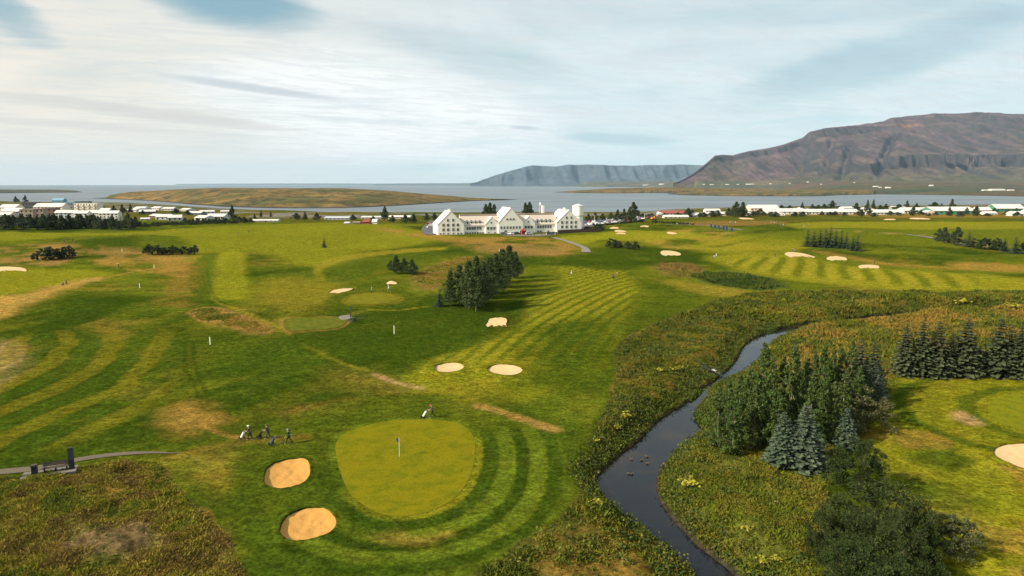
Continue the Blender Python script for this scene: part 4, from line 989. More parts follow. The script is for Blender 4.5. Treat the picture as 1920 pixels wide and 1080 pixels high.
for i, (k, px, by, ty, wd) in enumerate([('ftree',1760,452,428,18),('ftree',1770,456,426,24),('ftree',1793,460,426,28),('fspruce',1816,463,433,24),('bush',1832,466,446,26),('bush',1850,468,444,26),('bush',1870,469,446,26),('fspruce',1883,471,444,22),('fspruce',1903,475,442,32),('ftree',1921,474,450,18)]):
    tree(k, px, by, ty, wd, 'dark tree or bush, %s in the far right group' % ORD[i], 'tree group at the far right')

# ---------------------------------------------------------------- tall grass, herbs and shrubs of the roughs
def scatter(poly, n, seed, ylim=None, keep=None):
    r = np.random.default_rng(seed); lo = poly.min(0); hi = poly.max(0)
    if ylim: lo[1] = max(lo[1], ylim[0]); hi[1] = min(hi[1], ylim[1])
    x = r.uniform(lo[0], hi[0], n*8); y = r.uniform(lo[1], hi[1], n*8)
    ok = sdf(x, y, poly, 4) < -.15
    if keep is not None: ok &= keep(x, y, r)
    ok &= (np.abs(x/y) < .95)
    return x[ok][:n], y[ok][:n], r
def tuft_mesh(name, x, y, r, hgt, blades, wid, pal, pscale, label, lean=.5):
    z = H(x, y); n = len(x); k = n*blades
    cx = np.repeat(x, blades)+r.normal(size=k)*.16; cy = np.repeat(y, blades)+r.normal(size=k)*.16; cz = np.repeat(z, blades)-.04
    h = np.repeat(hgt*(.15+1.6*fbm(x/3.0, y/3.0, 4, 7)**1.3), blades)*(.5+.8*r.random(k))
    a = r.random(k)*6.283; l = h*lean*(.3+r.random(k)); w_ = wid*(.6+.8*r.random(k)); b = r.random(k)*6.283
    V = np.empty((k, 4, 3)); ex = np.cos(b)*w_; ey = np.sin(b)*w_
    V[:, 0] = np.stack([cx-ex, cy-ey, cz], 1); V[:, 1] = np.stack([cx+ex, cy+ey, cz], 1)
    V[:, 2] = np.stack([cx+np.cos(a)*l+ex*.5, cy+np.sin(a)*l+ey*.5, cz+h], 1); V[:, 3] = np.stack([cx+np.cos(a)*l-ex*.5, cy+np.sin(a)*l-ey*.5, cz+h*.96], 1)
    q = fbm(x/pscale, y/pscale, 4, 91); i = np.clip((q-.30)/.40*len(pal)+r.normal(size=n)*.55, 0, len(pal)-.01).astype(int)
    C = np.repeat(np.array(pal)[i], blades, 0)*(.7+.6*r.random((k, 1)))
    o = link(name, np_mesh(name, V.reshape(-1, 3), np.arange(4*k).reshape(-1, 4), [HERB], colors=np.repeat(C, 4, 0)))
    return tag(o, label, None, None, 'stuff')
HERB = mat('herbage', (.08,.08,.02), .9, attr='Col', trans=.20, spec=.03)
PAL_G = [(.15,.105,.028),(.18,.145,.024),(.215,.175,.026),(.17,.16,.018),(.13,.14,.016),(.09,.11,.014)]
PAL_R = [(.15,.125,.02),(.125,.128,.015),(.105,.12,.013),(.078,.095,.012),(.060,.078,.012),(.11,.105,.016)]
PAL_B = [(.16,.135,.02),(.14,.145,.015),(.125,.14,.014),(.105,.125,.014),(.075,.10,.012),(.13,.12,.016)]
PAL_D = [(.22,.145,.03),(.19,.14,.024),(.17,.14,.02),(.125,.125,.016),(.095,.105,.014)]
bc = Gz(215, 1015, H0)
def not_bare(x, y, r):
    d = np.hypot((x-bc[0])/1.35, y-bc[1])+(fbm(x/2.2, y/2.2, 3, 5)-.5)*3.2; return (r.random(len(x)) < .10+.90*sstep(d, 1.8, 4.8))&(r.random(len(x)) < .25+.9*fbm(x/1.6, y/1.6, 3, 12))
x, y, r = scatter(ROUGH_BL, 24000, 1, (40, 90), not_bare); tuft_mesh('rough_grass', x, y, r, .25, 5, .05, PAL_G, 3.0, 'wild brown and green tussock grass in the lower left corner', 1.0)
def clumpy(s, lo, hi): return lambda x, y, r: r.random(len(x)) < sstep(fbm(x/s, y/s, 4, 15), lo, hi)*.9+.1
x, y, r = scatter(ROUGH_L, 25000, 2, (42, 150), clumpy(3.5, .30, .56)); tuft_mesh('bank_grass', x, y, r, .30, 6, .065, PAL_R, 6.0, 'tall wild grass and herbs on the left river bank', 1.0)
x, y, r = scatter(ROUGH_L, 9000, 3, (150, 290), clumpy(5.0, .3, .6)); tuft_mesh('bank_grass', x, y, r, .7, 5, .16, PAL_R, 10.0, 'rough herbs along the far reach of the stream', .6)
x, y, r = scatter(ROUGH_R, 23000, 4, (42, 105), clumpy(3.5, .30, .56)); tuft_mesh('bank_grass', x, y, r, .27, 6, .06, PAL_B, 5.0, 'lush yellow-green herbs on the right river bank', 1.0)
x, y, r = scatter(ROUGH_R, 9000, 5, (105, 215), clumpy(5.0, .3, .6)); tuft_mesh('bank_grass', x, y, r, .6, 5, .13, PAL_D, 9.0, 'golden rough grass behind the riverside grove', .6)
for pts, nt, pal, hh, lab in (([(1225,500),(1250,493),(1290,494),(1322,504),(1315,517),(1275,520),(1240,513)], 800, [(.19,.12,.035),(.15,.10,.03),(.14,.13,.022)], .45, 'brown heath patch right of the striped fairway'),
  ([(1292,515),(1360,512),(1440,522),(1472,538),(1420,544),(1340,534)], 2200, [(.04,.065,.014),(.05,.078,.016),(.07,.085,.016)], .7, 'dark green scrub patch right of the brown heath'),
  ([(352,585),(390,576),(450,588),(500,606),(512,624),(480,630),(420,612),(370,600)], 1800, [tuple(np.array(q)*1.25) for q in PAL_D], .22, 'dry golden grass on the bank left of the middle tee'),
  ([(780,515),(830,490),(900,480),(860,510),(820,540),(790,540)], 1600, [tuple(np.array(q)*1.2) for q in PAL_D], .3, 'brown rough grass behind the birch grove')):
    po = smooth_closed(Wp(pts), 3); x, y, r = scatter(po, nt, 21, None, lambda x, y, r, po=po: r.random(len(x)) < sstep(-sdf(x, y, po, 4)+(fbm(x/3, y/3, 3, 33)-.5)*5, .2, 3.0)); tuft_mesh('rough_grass', x, y, r, hh, 4, .14, pal, 6.0, lab, .6)
# low leafy shrubs hugging the stream and dotting the roughs, as joined undergrowth
def shrubs(name, x, y, r, size, per, leaf, pal, label):
    z = H(x, y); cs = np.stack([x, y, z+size*.35], 1); rd = size*(.5+.8*r.random(len(x)))
    V = []; F = []; C = []; off = 0
    for j, col in enumerate(pal):
        s = slice(j, None, len(pal)); v, f, c = leaf_cloud(r, cs[s], rd[s], per, leaf, col, .3); V.append(v); F.append(f+off); C.append(c); off += len(v)
    return tag(link(name, np_mesh(name, np.concatenate(V), np.concatenate(F), [HERB], colors=np.concatenate(C))), label, None, None, 'stuff')
SH = [(.05,.078,.018),(.068,.098,.02),(.09,.108,.02),(.045,.07,.02),(.11,.11,.026)]
near_l = lambda x, y, r: (sdf(x, y, RIVER, 14) < .4+2.6*r.random(len(x))**2)&(sdf(x, y, RIVER, 14) > .05)
BANKZ = np.concatenate([_rl+0, _rr[::-1]]); _c = BANKZ.mean(0)
rv = np.random.default_rng(6); s_ = rv.integers(0, 139, 5200); off = rv.random(5200); q = np.where((rv.random(5200) < .52)[:, None], (a[s_]*(1-off[:, None])+a[s_+1]*off[:, None]), (b[s_]*(1-off[:, None])+b[s_+1]*off[:, None]))
q = q+rv.normal(size=q.shape)*1.0; d = sdf(q[:, 0], q[:, 1], RIVER, 14); ok = (d > -.15)&(d < 3)&(q[:, 1] > 40)&(q[:, 1] < 230); q = q[ok]
shrubs('bank_shrubs', q[:, 0], q[:, 1], rv, .62, 16, .20, SH, 'dark leafy scrub overhanging the stream banks')
x, y, r = scatter(ROUGH_L, 3200, 7, (50, 200), clumpy(7, .42, .58)); shrubs('bank_shrubs', x, y, r, .6, 18, .26, SH, 'low scrub in the left riverside rough')
x, y, r = scatter(ROUGH_R, 1800, 8, (44, 200), clumpy(7, .46, .60)); shrubs('bank_shrubs', x, y, r, .6, 18, .22, SH, 'low scrub in the right riverside rough')
# pale green reed beds lying along the water
for pts, lab in (([(1290,742),(1312,728),(1345,710),(1372,697),(1380,700),(1362,716),(1330,731),(1300,748)], 'pale green reed bed on the left edge of the stream'),
                 ([(1300,782),(1312,765),(1332,745),(1370,725),(1400,712),(1420,730),(1390,770),(1345,800),(1318,800)], 'bright leafy bank below the riverside grove'),
                 ([(1405,640),(1430,628),(1448,610),(1460,612),(1445,622),(1425,634)], 'small green reed patch on the upper stream')):
    po = smooth_closed([P(px, py, WATER+.4) for px, py in pts], 3); x, y, r = scatter(po, 1500, 9)
    tuft_mesh('reed_bed', x, y, r, .55, 5, .10, [(.075,.11,.018),(.06,.095,.018),(.09,.115,.02)], 4, lab, .5)
# yellow-green angelica plants
YG = mat('yellow_green_leaves', (.30,.27,.02), .7, .25, 6.0, trans=.2)
def plant(px, py, s, label):
    g = G(px, py); r = np.random.default_rng(int(px)); o = thing('angelica_plant', label, 'plant', g, 0, 'yellow angelica plants')
    k = 46; c = r.normal(size=(k, 3))*np.array((.5, .5, .16))*s+np.array((0, 0, .75*s)); n_ = unit(np.array((0, 0, 1.2))+r.normal(size=(k, 3))*.5); u = unit(np.cross(n_, rand_dirs(r, k)))
    V, F = quads(c, u*.22*s, unit(np.cross(u, n_))*.18*s); link('leaves', np_mesh('leaves', V, F, [YG]), o)
    m = MB()
    for j in range(7): m.tube([(0, 0, -.1), tuple(c[j]*np.array((.4, .4, .6))), tuple(c[j])], [.03, .025, .015], 5)
    m.build('stems', mat('green_stem', (.10,.12,.03), .8), o)
for px, py, s, lab in [(1176,787,1.0,'big yellow angelica plant on the left bank above the bend'),(1156,805,.55,'yellow angelica just left of the big one on the bank'),(1118,830,.5,'yellow angelica at the corner where lawn meets bank'),(1270,696,.8,'yellow-green angelica in the middle of the left riverside rough'),(1237,697,.6,'ochre angelica left of the one in the middle rough'),(1397,996,.5,'bright yellow angelica on the right bank, lower middle'),(1430,1058,.5,'yellow angelica by the bottom edge, left of another'),(1456,1054,.5,'yellow angelica by the bottom edge, right of another'),(1122,949,.6,'small yellow angelica on the river bend below the green'),(1295,915,.9,'ochre angelica on the inside of the stream bend'),(1447,660,1.0,'yellow angelica patch behind the tallest poplar'),(1805,572,1.6,'yellow angelica on the far stream bank behind the spruce row'),(1900,581,1.5,'yellow angelica at the right end of the far stream bank')]:
    plant(px, py, s, lab)

# ================================================================ clubhouse
WALLW = mat('white_plaster', (.82,.79,.72), .85, .06, .6); ROOFW = mat('pale_metal_roof', (.62,.59,.54), .55, .08, .8); RIDGE = mat('brown_ridge', (.33,.25,.21), .7, .1)
GLASS = mat('window_glass', (.014,.014,.014), .2, spec=.25); FRAMEM = mat('white_frame', (.78,.77,.74), .6); CONC = mat('concrete', (.15,.14,.125), .9, .1, 1.0)
PHI = R(16); CP, SP = math.cos(PHI), math.sin(PHI)
CH = G(820.4, 440.6); CH.z -= .15
club = thing('clubhouse', 'long white clubhouse with steep gables and round tower in the distance', 'building', CH, PHI)
def s_of(px):
    k = (px-960)/FPX/1.005; return (k*CH.y-CH.x)/(CP-k*SP)
pane_me = MB().box(-.5, .5, -.03, .05, -.5, .5).mesh('window', GLASS)
fr = MB()
for q in ((-.56,.56,-.62,-.50),(-.56,.56,.50,.58),(-.58,-.5,-.5,.5),(.5,.58,-.5,.5),(-.03,.03,-.5,.5)): fr.box(q[0], q[1], -.06, -.032, q[2], q[3])
frame_me = fr.mesh('frame', FRAMEM)
def window(parent, x, y, z, w_, h_, rotz=0.0, frame=True):
    o = link('window', pane_me, parent, (x, y, z), rotz); o.scale = (w_, 1, h_)
    if frame: link('frame', frame_me, o)
    return o
def gable_block(parent, x0, x1, y0, y1, eave, apex, over=.35, th=.28, base=-1.0, wm=None, rm=None):
    """a house body whose gable looks along -y: pentagonal wall, two roof slabs"""
    c = (x0+x1)/2
    MB().prism([(x0, base), (x1, base), (x1, eave), (c, apex), (x0, eave)], 'y', y0, y1).build('wall', wm or WALLW, parent)
    sl = (apex-eave)/(c-x0)
    for s in (-1, 1):
        xe = c+s*(c-x0+over); ze = eave-sl*over
        MB().prism([(c, apex+.02), (xe, ze+.02), (xe, ze+th), (c, apex+th+.06)], 'y', y0-.12, y1+.12).build('roof', rm or ROOFW, parent)
def long_block(parent, x0, x1, y0, y1, eave, apex, rm=None, wm=None, over=.35, th=.28, base=-1.0, ridge=True):
    c = (y0+y1)/2; sl = (apex-eave)/(c-y0)
    MB().prism([(y0, base), (y1, base), (y1, eave), (c, apex), (y0, eave)], 'x', x0, x1).build('wall', wm or WALLW, parent)
    for s in (-1, 1):
        ye = c+s*(c-y0+over); ze = eave-sl*over
        MB().prism([(c, apex+.02), (ye, ze+.02), (ye, ze+th), (c, apex+th+.06)], 'x', x0-.1, x1+.1).build('roof', rm or ROOFW, parent)
    if ridge: MB().box(x0, x1, c-.9, c+.9, apex-.25, apex+.55).build('ridge_cap', RIDGE, parent)
S = [s_of(p) for p in (820.4, 869.6, 910.8, 934.5, 980.3, 1004, 1043.6, 1090)]
gable_block(club, S[0], S[1], 0, 17, 6.2, 14.0)
WINGR = mat('beige_metal_roof', (.47,.405,.35), .6, .08, .8)
long_block(club, S[1]-1, S[3]+1, 1.6, 14.5, 5.4, 11.3, WINGR)
gable_block(club, S[2], S[3], .7, 7.5, 6.0, 10.3)
gable_block(club, S[3], S[4], -.4, 19, 6.9, 15.6)
long_block(club, S[4]-1, S[6]+1, 1.6, 14.5, 5.4, 11.5, WINGR)
gable_block(club, S[4]+.2, S[5], .7, 7.5, 6.1, 10.5)
gable_block(club, S[6], S[7], -.3, 19.5, 6.3, 13.9)
def row(pxs, z, y, w_=1.4, h_=1.75):
    for p in pxs: window(club, s_of(p), y-.03, z, w_, h_)
z1 = lambda zx: 800+zx/12
z2 = lambda zx: 950+zx/12
row([z1(v) for v in (305,378,478,597,700,768)], .75, 0, 1.0, .9)
for z in (3.1, 5.9): row([z1(v) for v in (375,478,597,697)], z, 0)
row([z1(v) for v in (475,595)], 8.8, 0, 1.2, 1.6)
row([z1(v) for v in (928,985,1043,1100,1160,1218)], 3.6, 1.6, 1.25, 1.7); row([z1(v) for v in (890,928,985,1045,1100,1160,1218,1278)], .8, 1.6, 1.0, .9)
row([z1(v) for v in (1388,1460,1530)], 3.5, .7); row([z1(1460)], 6.9, .7, 1.0, 1.0); row([z1(v) for v in (1400,1540)], .9, .7, .8, .7)
row([939.6,945.4,951.3,957.1,962.7,968.5,974.3], 3.8, -.4, 1.1, 1.6); row([950.8,957,962.8], 8.9, -.4, 1.2, 1.1)
row([z2(v) for v in (435,500,570)], 3.8, .7); row([z2(498)], 7.2, .7, 1.0, 1.0)
row([z2(v) for v in (730,785,843,898,955,1010)], 3.8, 1.6, 1.2, 1.6); row([z2(v) for v in (728,787,955)], 1.0, 1.6, 1.1, 1.0)
for z in (3.6, 6.4): row([z2(v) for v in (1248,1348,1455,1553)], z, -.3)
row([z2(v) for v in (1348,1455)], 9.3, -.3, 1.2, 1.6)
# two dark doors / basement openings on the middle block
for p in (948, 985): MB().box(s_of(p)-.9, s_of(p)+.9, -.46 if p < 980 else .62, .2 if p < 980 else 1.0, -.2, 2.1).build('door', mat('dark_door', (.06,.05,.045), .7), club)
# roof dormers: little gabled boxes with a window each
def dormer(px, zb):
    x = s_of(px); d = MB().prism([(x-.85, zb), (x+.85, zb), (x+.85, zb+1.5), (x, zb+2.4), (x-.85, zb+1.5)], 'y', 2.5, 6.2).build('dormer', WALLW, club)
    window(d, x, 2.47, zb+.95, .95, 1.25, 0, False)
    for s in (-1, 1): MB().prism([(x, zb+2.43), (x+s*1.05, zb+1.32), (x+s*1.05, zb+1.47), (x, zb+2.6)], 'y', 2.38, 6.0).build('dormer_roof', mat('slate_roof', (.12,.125,.13), .6), d)
for v in (935, 1030, 1125, 1220): dormer(z1(v), 6.0)
for v in (728, 822, 918, 1010): dormer(z2(v), 6.1)
MB().box(s_of(z1(520))-.7, s_of(z1(520))+.7, 1.0, 2.6, 12.8, 15.4).build('chimney', WALLW, club)
MB().box(s_of(1062)-.7, s_of(1062)+.7, 3, 4.6, 12.6, 15.4).build('chimney', WALLW, club)
MB().box(s_of(1030)-.8, s_of(1030)+.8, 12, 13.6, 9.5, 16.6).build('chimney', WALLW, club)
kt = (1083.5-960)/FPX/1.005; TX = (kt*(CH.y+15*CP)-CH.x+15*SP)/(CP-kt*SP)
tw = MB().lathe([(3.5, -1), (3.5, 15.6), (3.62, 15.65), (3.62, 16.1), (3.4, 16.15)], 28, 0, (TX, 15)).build('tower', WALLW, club, smooth=False)
MB().lathe([(3.75, 16.16), (3.75, 16.35), (.25, 17.4), (.2, 17.6)], 28, 0, (TX, 15)).build('tower_roof', mat('silo_cap', (.55,.56,.58), .5), tw)
MB().lathe([(3.54, 9.5), (3.62, 9.55), (3.62, 9.8), (3.54, 9.85)], 28, 0, (TX, 15)).build('tower_band', CONC, tw)
# flagstaff by the chimney
o = thing('flagpole', 'slim white flagpole behind the clubhouse roof, flag hanging', 'flagpole', CH+Vector((s_of(1034)*CP-24*SP, s_of(1034)*SP+24*CP, 0)))
MB().tube([(0,0,-1),(0,0,18.4)], [.14,.07], 6).build('pole', FRAMEM, o); MB().box(.08, .9, -.04, .04, 16.6, 18.3).build('flag', mat('white_cloth', (.8,.8,.82), .8), o)

# terrace wall with hedge and drive beside the clubhouse
ASPH = mat('asphalt', (.075,.075,.08), .9, .2, .5); GRAVEL = mat('gravel', (.14,.12,.10), .95, .2, 1.0, bump=.3)
def strip(name, px, m, label, lift=.10):
    return tag(sheet(name, smooth_closed(Wp(px), 3), m, lift), label, None, None, 'structure')
strip('driveway', [(791,428),(800,420),(806,414),(814,414),(819,426),(820,439),(806,441),(793,438)], ASPH, 'dark asphalt drive left of the clubhouse', .3)
strip('car_park', [(1092,428),(1110,424),(1150,418),(1200,412),(1238,407),(1236,402),(1180,405),(1120,410),(1094,414)], ASPH, 'asphalt car park right of the clubhouse', .3)
strip('forecourt', [(945,440.5),(985,440),(1036,438.5),(1040,440.5),(1025,442.5),(985,443.5),(945,442.5)], GRAVEL, 'gravel forecourt before the clubhouse', .2)
def ribbon(name, px, wd, m, label, lift=.07):
    l = smooth_open(Wp(px), 5); t_ = np.gradient(l, axis=0); t_ = unit(t_); nn = np.stack([-t_[:, 1], t_[:, 0]], 1); wds = np.interp(np.linspace(0, 1, len(l)), np.linspace(0, 1, len(wd)), wd)[:, None]
    V = []; rows = []
    for o_ in (-.5, -.17, .17, .5): q = l+nn*wds*o_; rows.append(np.stack([q[:, 0], q[:, 1], H(q[:, 0], q[:, 1])+lift], 1))
    V = np.concatenate(rows); n = len(l); F = [(k*n+i, k*n+i+1, (k+1)*n+i+1, (k+1)*n+i) for k in range(3) for i in range(n-1)]
    return tag(link(name, np_mesh(name, V, [f[::-1] for f in F], [m], smooth=True)), label, None, None, 'structure')
ribbon('gravel_path', [(-60,892),(0,886),(70,879),(130,866),(200,855),(270,850),(335,851)], (1.5,1.5,1.3,1.0,.15), mat('path_gravel', (.105,.085,.058), .95, .25, 1.5, bump=.3), 'pale gravel path past the bench on the left')
ribbon('gravel_path', [(1038,446),(1060,452),(1080,459),(1096,466),(1099,474)], (3.2,2.8,2.8,4.5), mat('path_pale', (.17,.15,.125), .95, .15, 1.0), 'pale winding path from the clubhouse down the slope', .25)
ribbon('gravel_path', [(1246,421),(1300,422),(1345,425),(1392,432)], (2.5,2.5,2.5), mat('path_pale', (.33,.30,.26), .95), 'thin pale path behind the blue flags', .25)
ribbon('gravel_path', [(1700,440),(1745,446),(1790,456),(1850,466),(1930,476)], (2.5,2.5,2.5), mat('path_pale', (.33,.30,.26), .95), 'thin pale path below the far right trees', .25)
strip('tee_pad', [(636,594),(655,592),(660,598),(640,601)], CONC, 'grey concrete pad at the corner of the middle tee', .12)

FENCE = mat('brown_boards', (.11,.065,.045), .85, .25, 1.5)
A, B = G(1046, 438.5), G(1128, 434.5); dv = B-A; Lf = math.hypot(dv.x, dv.y)
fo = thing('terrace_fence', 'low brown board fence on the terrace right of the clubhouse', 'fence', A, math.atan2(dv.y, dv.x))
bd = MB().box(0, .96, -.06, .06, -.6, 2.3).mesh('board', FENCE)
nb_ = int(Lf)
for i in range(nb_): link('board', bd, fo, (i*Lf/nb_, .03*(i % 2), (B.z-A.z)*i/nb_))
def hedge(px0, py0, px1, py1, hgt, wd, label, n=60):
    a_, b_ = G(px0, py0), G(px1, py1); r = np.random.default_rng(int(px0)); t_ = r.random((n, 1))
    o = thing('hedge', label, 'hedge', a_, 0, 'hedges'); cs = np.array([(0, 0, 0)])*0+t_*np.array([tuple(b_-a_)])+r.normal(size=(n, 3))*np.array((wd*.3, wd*.3, 0)); cs[:, 2] += hgt*(.2+.6*r.random(n))
    V, F, C = leaf_cloud(r, cs, np.full(n, hgt*.5), 18, .8, (.026,.044,.018), .3); link('foliage', np_mesh('foliage', V, F, [LEAF], colors=C), o)
    m = MB()
    for k in range(0, n, 4): m.tube([(cs[k, 0], cs[k, 1], cs[k, 2]-hgt*.8-.3), tuple(cs[k])], [.08, .04], 4)
    m.build('stems', BARKD, o)
hedge(1098, 432, 1128, 431, 2.4, 4, 'dark hedge at the right end of the terrace', 70)
hedge(1118, 424, 1205, 416, 1.6, 3, 'long low hedge edging the car park', 110)
hedge(1222, 417, 1300, 422, 1.4, 2.5, 'thin dark hedge line right of the car park', 80)

# ================================================================ houses
WIN = pane_me
HCOL = {'white': (.55,.53,.49), 'cream': (.72,.64,.50), 'tan': (.36,.27,.21), 'brown': (.20,.13,.11), 'pink': (.60,.46,.38), 'green': (.06,.20,.13), 'blue': (.16,.30,.38), 'grey': (.40,.42,.45), 'dark': (.06,.06,.07), 'red': (.24,.06,.05), 'pale': (.70,.69,.66), 'slate': (.15,.17,.20)}
def hm_(k, roof=False): return mat(('roof_' if roof else 'wall_')+k, (.52,.51,.485) if roof and k == 'white' else HCOL[k], .6 if roof else .85, .08, .4)
def place(px, by): return G(px, by)
def house(px, by, wpx, hpx, label, wall='white', roof='white', group=None, depth=.8, rot=0.0, style='long', floors=1, name='house', cat='house', at=None, wins=True, rise=.42):
    g = at or place(px, by); d = math.hypot(g.y, CAM_Z-g.z); w_ = wpx/FPX*d; h_ = hpx/FPX*d; dp = max(w_*depth, 6.0) if depth <= 1.5 else depth
    o = thing(name, label, cat, g, rot, group); x0, x1 = -w_/2, w_/2
    if style == 'flat':
        MB().box(x0, x1, 0, dp, -2, h_).build('wall', hm_(wall), o); MB().box(x0-.3, x1+.3, -.3, dp+.3, h_+.003, h_+.35).build('roof', hm_(roof, True), o); ev = h_
    elif style == 'gable':
        ev = h_*(1-rise); gable_block(o, x0, x1, 0, dp, ev, h_, .5, .3, -2, hm_(wall), hm_(roof, True))
    else:
        ev = h_*(1-rise); long_block(o, x0, x1, 0, dp, ev, h_, hm_(roof, True), hm_(wall), .5, .3, -2, False)
    if wins:
        nw = max(2, min(8, int(w_/3.2))); fl = max(1, floors)
        for f in range(fl):
            for k in range(nw): window(o, x0+w_*(k+.5)/nw, -.04, ev*(f+.55)/fl, min(1.3, w_/nw*.5), min(1.3, ev/fl*.5), 0, False)
        MB().box(x0+w_*.08, x0+w_*.08+.9, -.09, .02, -.5, min(2.0, ev*.7)).build('door', mat('dark_door', (.06,.05,.045), .7), o)
    return o
gl = 'houses and blocks of the left town'
house(14, 396, 34, 12, 'white-roofed block at the far left edge, farther of two', 'cream', 'white', gl, .6, -.1, floors=2)
house(18, 404, 38, 13, 'white-roofed dark block at the far left edge, nearer of two', 'slate', 'white', gl, .6, -.1, floors=2)
house(6, 408, 26, 9, 'low pale-roofed house lowest at the far left edge', 'white', 'white', gl, .8, 0)
house(54, 393, 24, 13, 'dark flat building left of the cream hall', 'dark', 'dark', gl, .6, 0, 'flat', 2)
house(50, 408, 22, 15, 'pinkish tan flat block, leftmost of the brown blocks', 'tan', 'tan', gl, .7, .2, 'flat', 2)
house(71, 407, 20, 15, 'tan flat block in the middle of the brown blocks', 'tan', 'brown', gl, .7, .2, 'flat', 2)
house(93, 405, 24, 14, 'dark brown block, rightmost of the brown blocks', 'brown', 'brown', gl, .7, .2, 'flat', 2)
house(90, 396, 52, 14, 'wide cream hall with white roof behind the brown blocks', 'cream', 'white', gl, .5, .05, floors=2)
house(108, 381, 20, 9, 'small building with bright blue roof by the water', 'blue', 'blue', gl, .7, .1)
house(130, 392, 24, 12, 'blue-grey flat building between cream hall and apartments', 'slate', 'blue', gl, .6, 0, 'flat', 2)
house(152, 384, 26, 6, 'long dark low building near the water', 'dark', 'dark', gl, .5, 0, 'flat')
ap = house(161, 397, 42, 15, 'cream apartment block with stacked balconies', 'cream', 'white', gl, .5, 0, 'flat', 3)
d_ = math.hypot(ap.location.y, 35)/FPX
for f in range(3):
    for k in range(4): MB().box(-42*d_/2+(k+.2)*42*d_/4, -42*d_/2+(k+.75)*42*d_/4, -1.5, -.1, (f+.2)*5*d_, (f+.2)*5*d_+1.0).build('balcony', hm_('white'), ap)
for i, (px, wd) in enumerate(((124,40),(152,26),(176,26),(204,36))):
    house(px, 413+(i % 2), wd, 18, ['long white apartment row, cream end wall at its left','white apartment row, second section from the left','white apartment row, third section from the left','white apartment row, right-hand section with open end'][i], 'white' if i else 'grey', 'white', gl, .35, .04, floors=3, rise=.22)
house(196, 399, 18, 8, 'dark-windowed white roof house behind the apartment row', 'grey', 'white', gl, .7, .1)
for i, (px, by, wd, hh, wc) in enumerate([(247,397,22,6,'white'),(262,394,20,6,'white'),(276,401,28,7,'brown'),(290,394,20,6,'white'),(314,395,22,6,'white'),(272,413,16,4,'white'),(288,408,20,6,'brown'),(305,412,26,9,'grey'),(328,414,24,10,'white'),(345,396,20,5,'white'),(364,403,26,6,'slate'),(388,400,26,5,'white'),(375,413,26,8,'white'),(403,412,34,10,'white'),(422,399,16,4,'pale')]):
    house(px, by, wd, hh, 'white-roofed house, %s in the cluster left of the island channel' % ORD[i], wc, 'white', gl, .9, (i % 3-1)*.35, wins=True)
gm = 'low buildings of the middle shore'
for px, by, wd, hh, wc, rc, lab in [(483,416,22,4,'white','white','tiny white shed row behind the left belt of trees'),(508,416,26,4,'white','white','low white shed among trees left of the grey greenhouse'),(631,412,46,5,'grey','grey','long grey greenhouse roof in the middle distance'),(686,420,13,7,'red','red','small dark red container in the field'),(702,420,9,8,'white','pale','small white hut right of the red container'),(668,420,14,4,'tan','brown','low tan shed left of the red container'),(695,410,36,4,'white','white','long white roof behind the red container'),(748,410,42,5,'white','white','long white roof left of the clubhouse'),(650,420,10,3,'white','white','white boat-like trailer left of the container')]:
    house(px, by, wd, hh, lab, wc, rc, gm, .6, 0, wins=wd > 20)
gr = 'houses of the right town'
for px, by, wd, hh, wc, rc, st, lab in [(1262,404,50,8,'white','red','long','long house with dark red roof right of the excavator'),(1240,405,13,6,'white','white','gable','white gable end beside the red-roofed house'),
 (1258,409,26,5,'white','white','long','low white house in front of the red-roofed one, left'),(1281,409,20,5,'white','white','long','low white house in front of the red-roofed one, right'),(1304,407,20,7,'grey','white','long','grey house with white roof right of the red-roofed one'),
 (1337,398,28,6,'white','white','long','small white roof near the water, left of the big tree'),(1332,405,24,6,'white','white','long','white house behind trees, left of the big tree'),(1362,404,32,6,'white','white','long','white house half hidden by the big tree'),
 (1434,396,54,11,'pink','white','long','big white-roofed hall with pinkish front'),(1400,404,30,5,'white','white','long','low white house below the big tree'),(1476,402,74,10,'white','white','long','long white terrace right of the pinkish hall'),(1461,404,22,6,'pale','pale','gable','arched pale house before the long terrace'),
 (1506,397,26,8,'white','white','gable','white gabled house above the long terrace'),(1535,402,50,9,'white','white','long','white terrace, next right of the long one'),(1585,402,52,9,'white','white','long','white row house right of the white terrace'),(1628,397,26,8,'cream','white','gable','cream gabled house between dark trees'),
 (1664,403,54,9,'white','white','long','low bright white row in the right town'),(1720,400,50,10,'white','white','long','white-roofed house left of the pink gable'),(1744,403,22,8,'pink','pale','gable','house with pinkish gable beside the green one'),
 (1790,402,80,13,'green','white','long','long green house with white roof'),(1845,399,28,10,'white','white','long','white house between the two green ones'),(1858,403,24,6,'white','white','long','low white house in front of the far right green one'),(1895,398,54,14,'green','white','long','green house with broad white roof at the right edge'),(1912,405,30,8,'white','white','long','white cottage at the right picture edge'),(1960,402,50,12,'white','white','long','white house beyond the right picture edge'),
 (1600,393,36,5,'pale','white','long','far white roof peeping over the right town'),(1690,392,30,5,'white','white','long','far white roof behind the low bright row')]:
    house(px, by, wd, hh, lab, wc, rc, gr, .55, 0, st, 1, rise=.5)
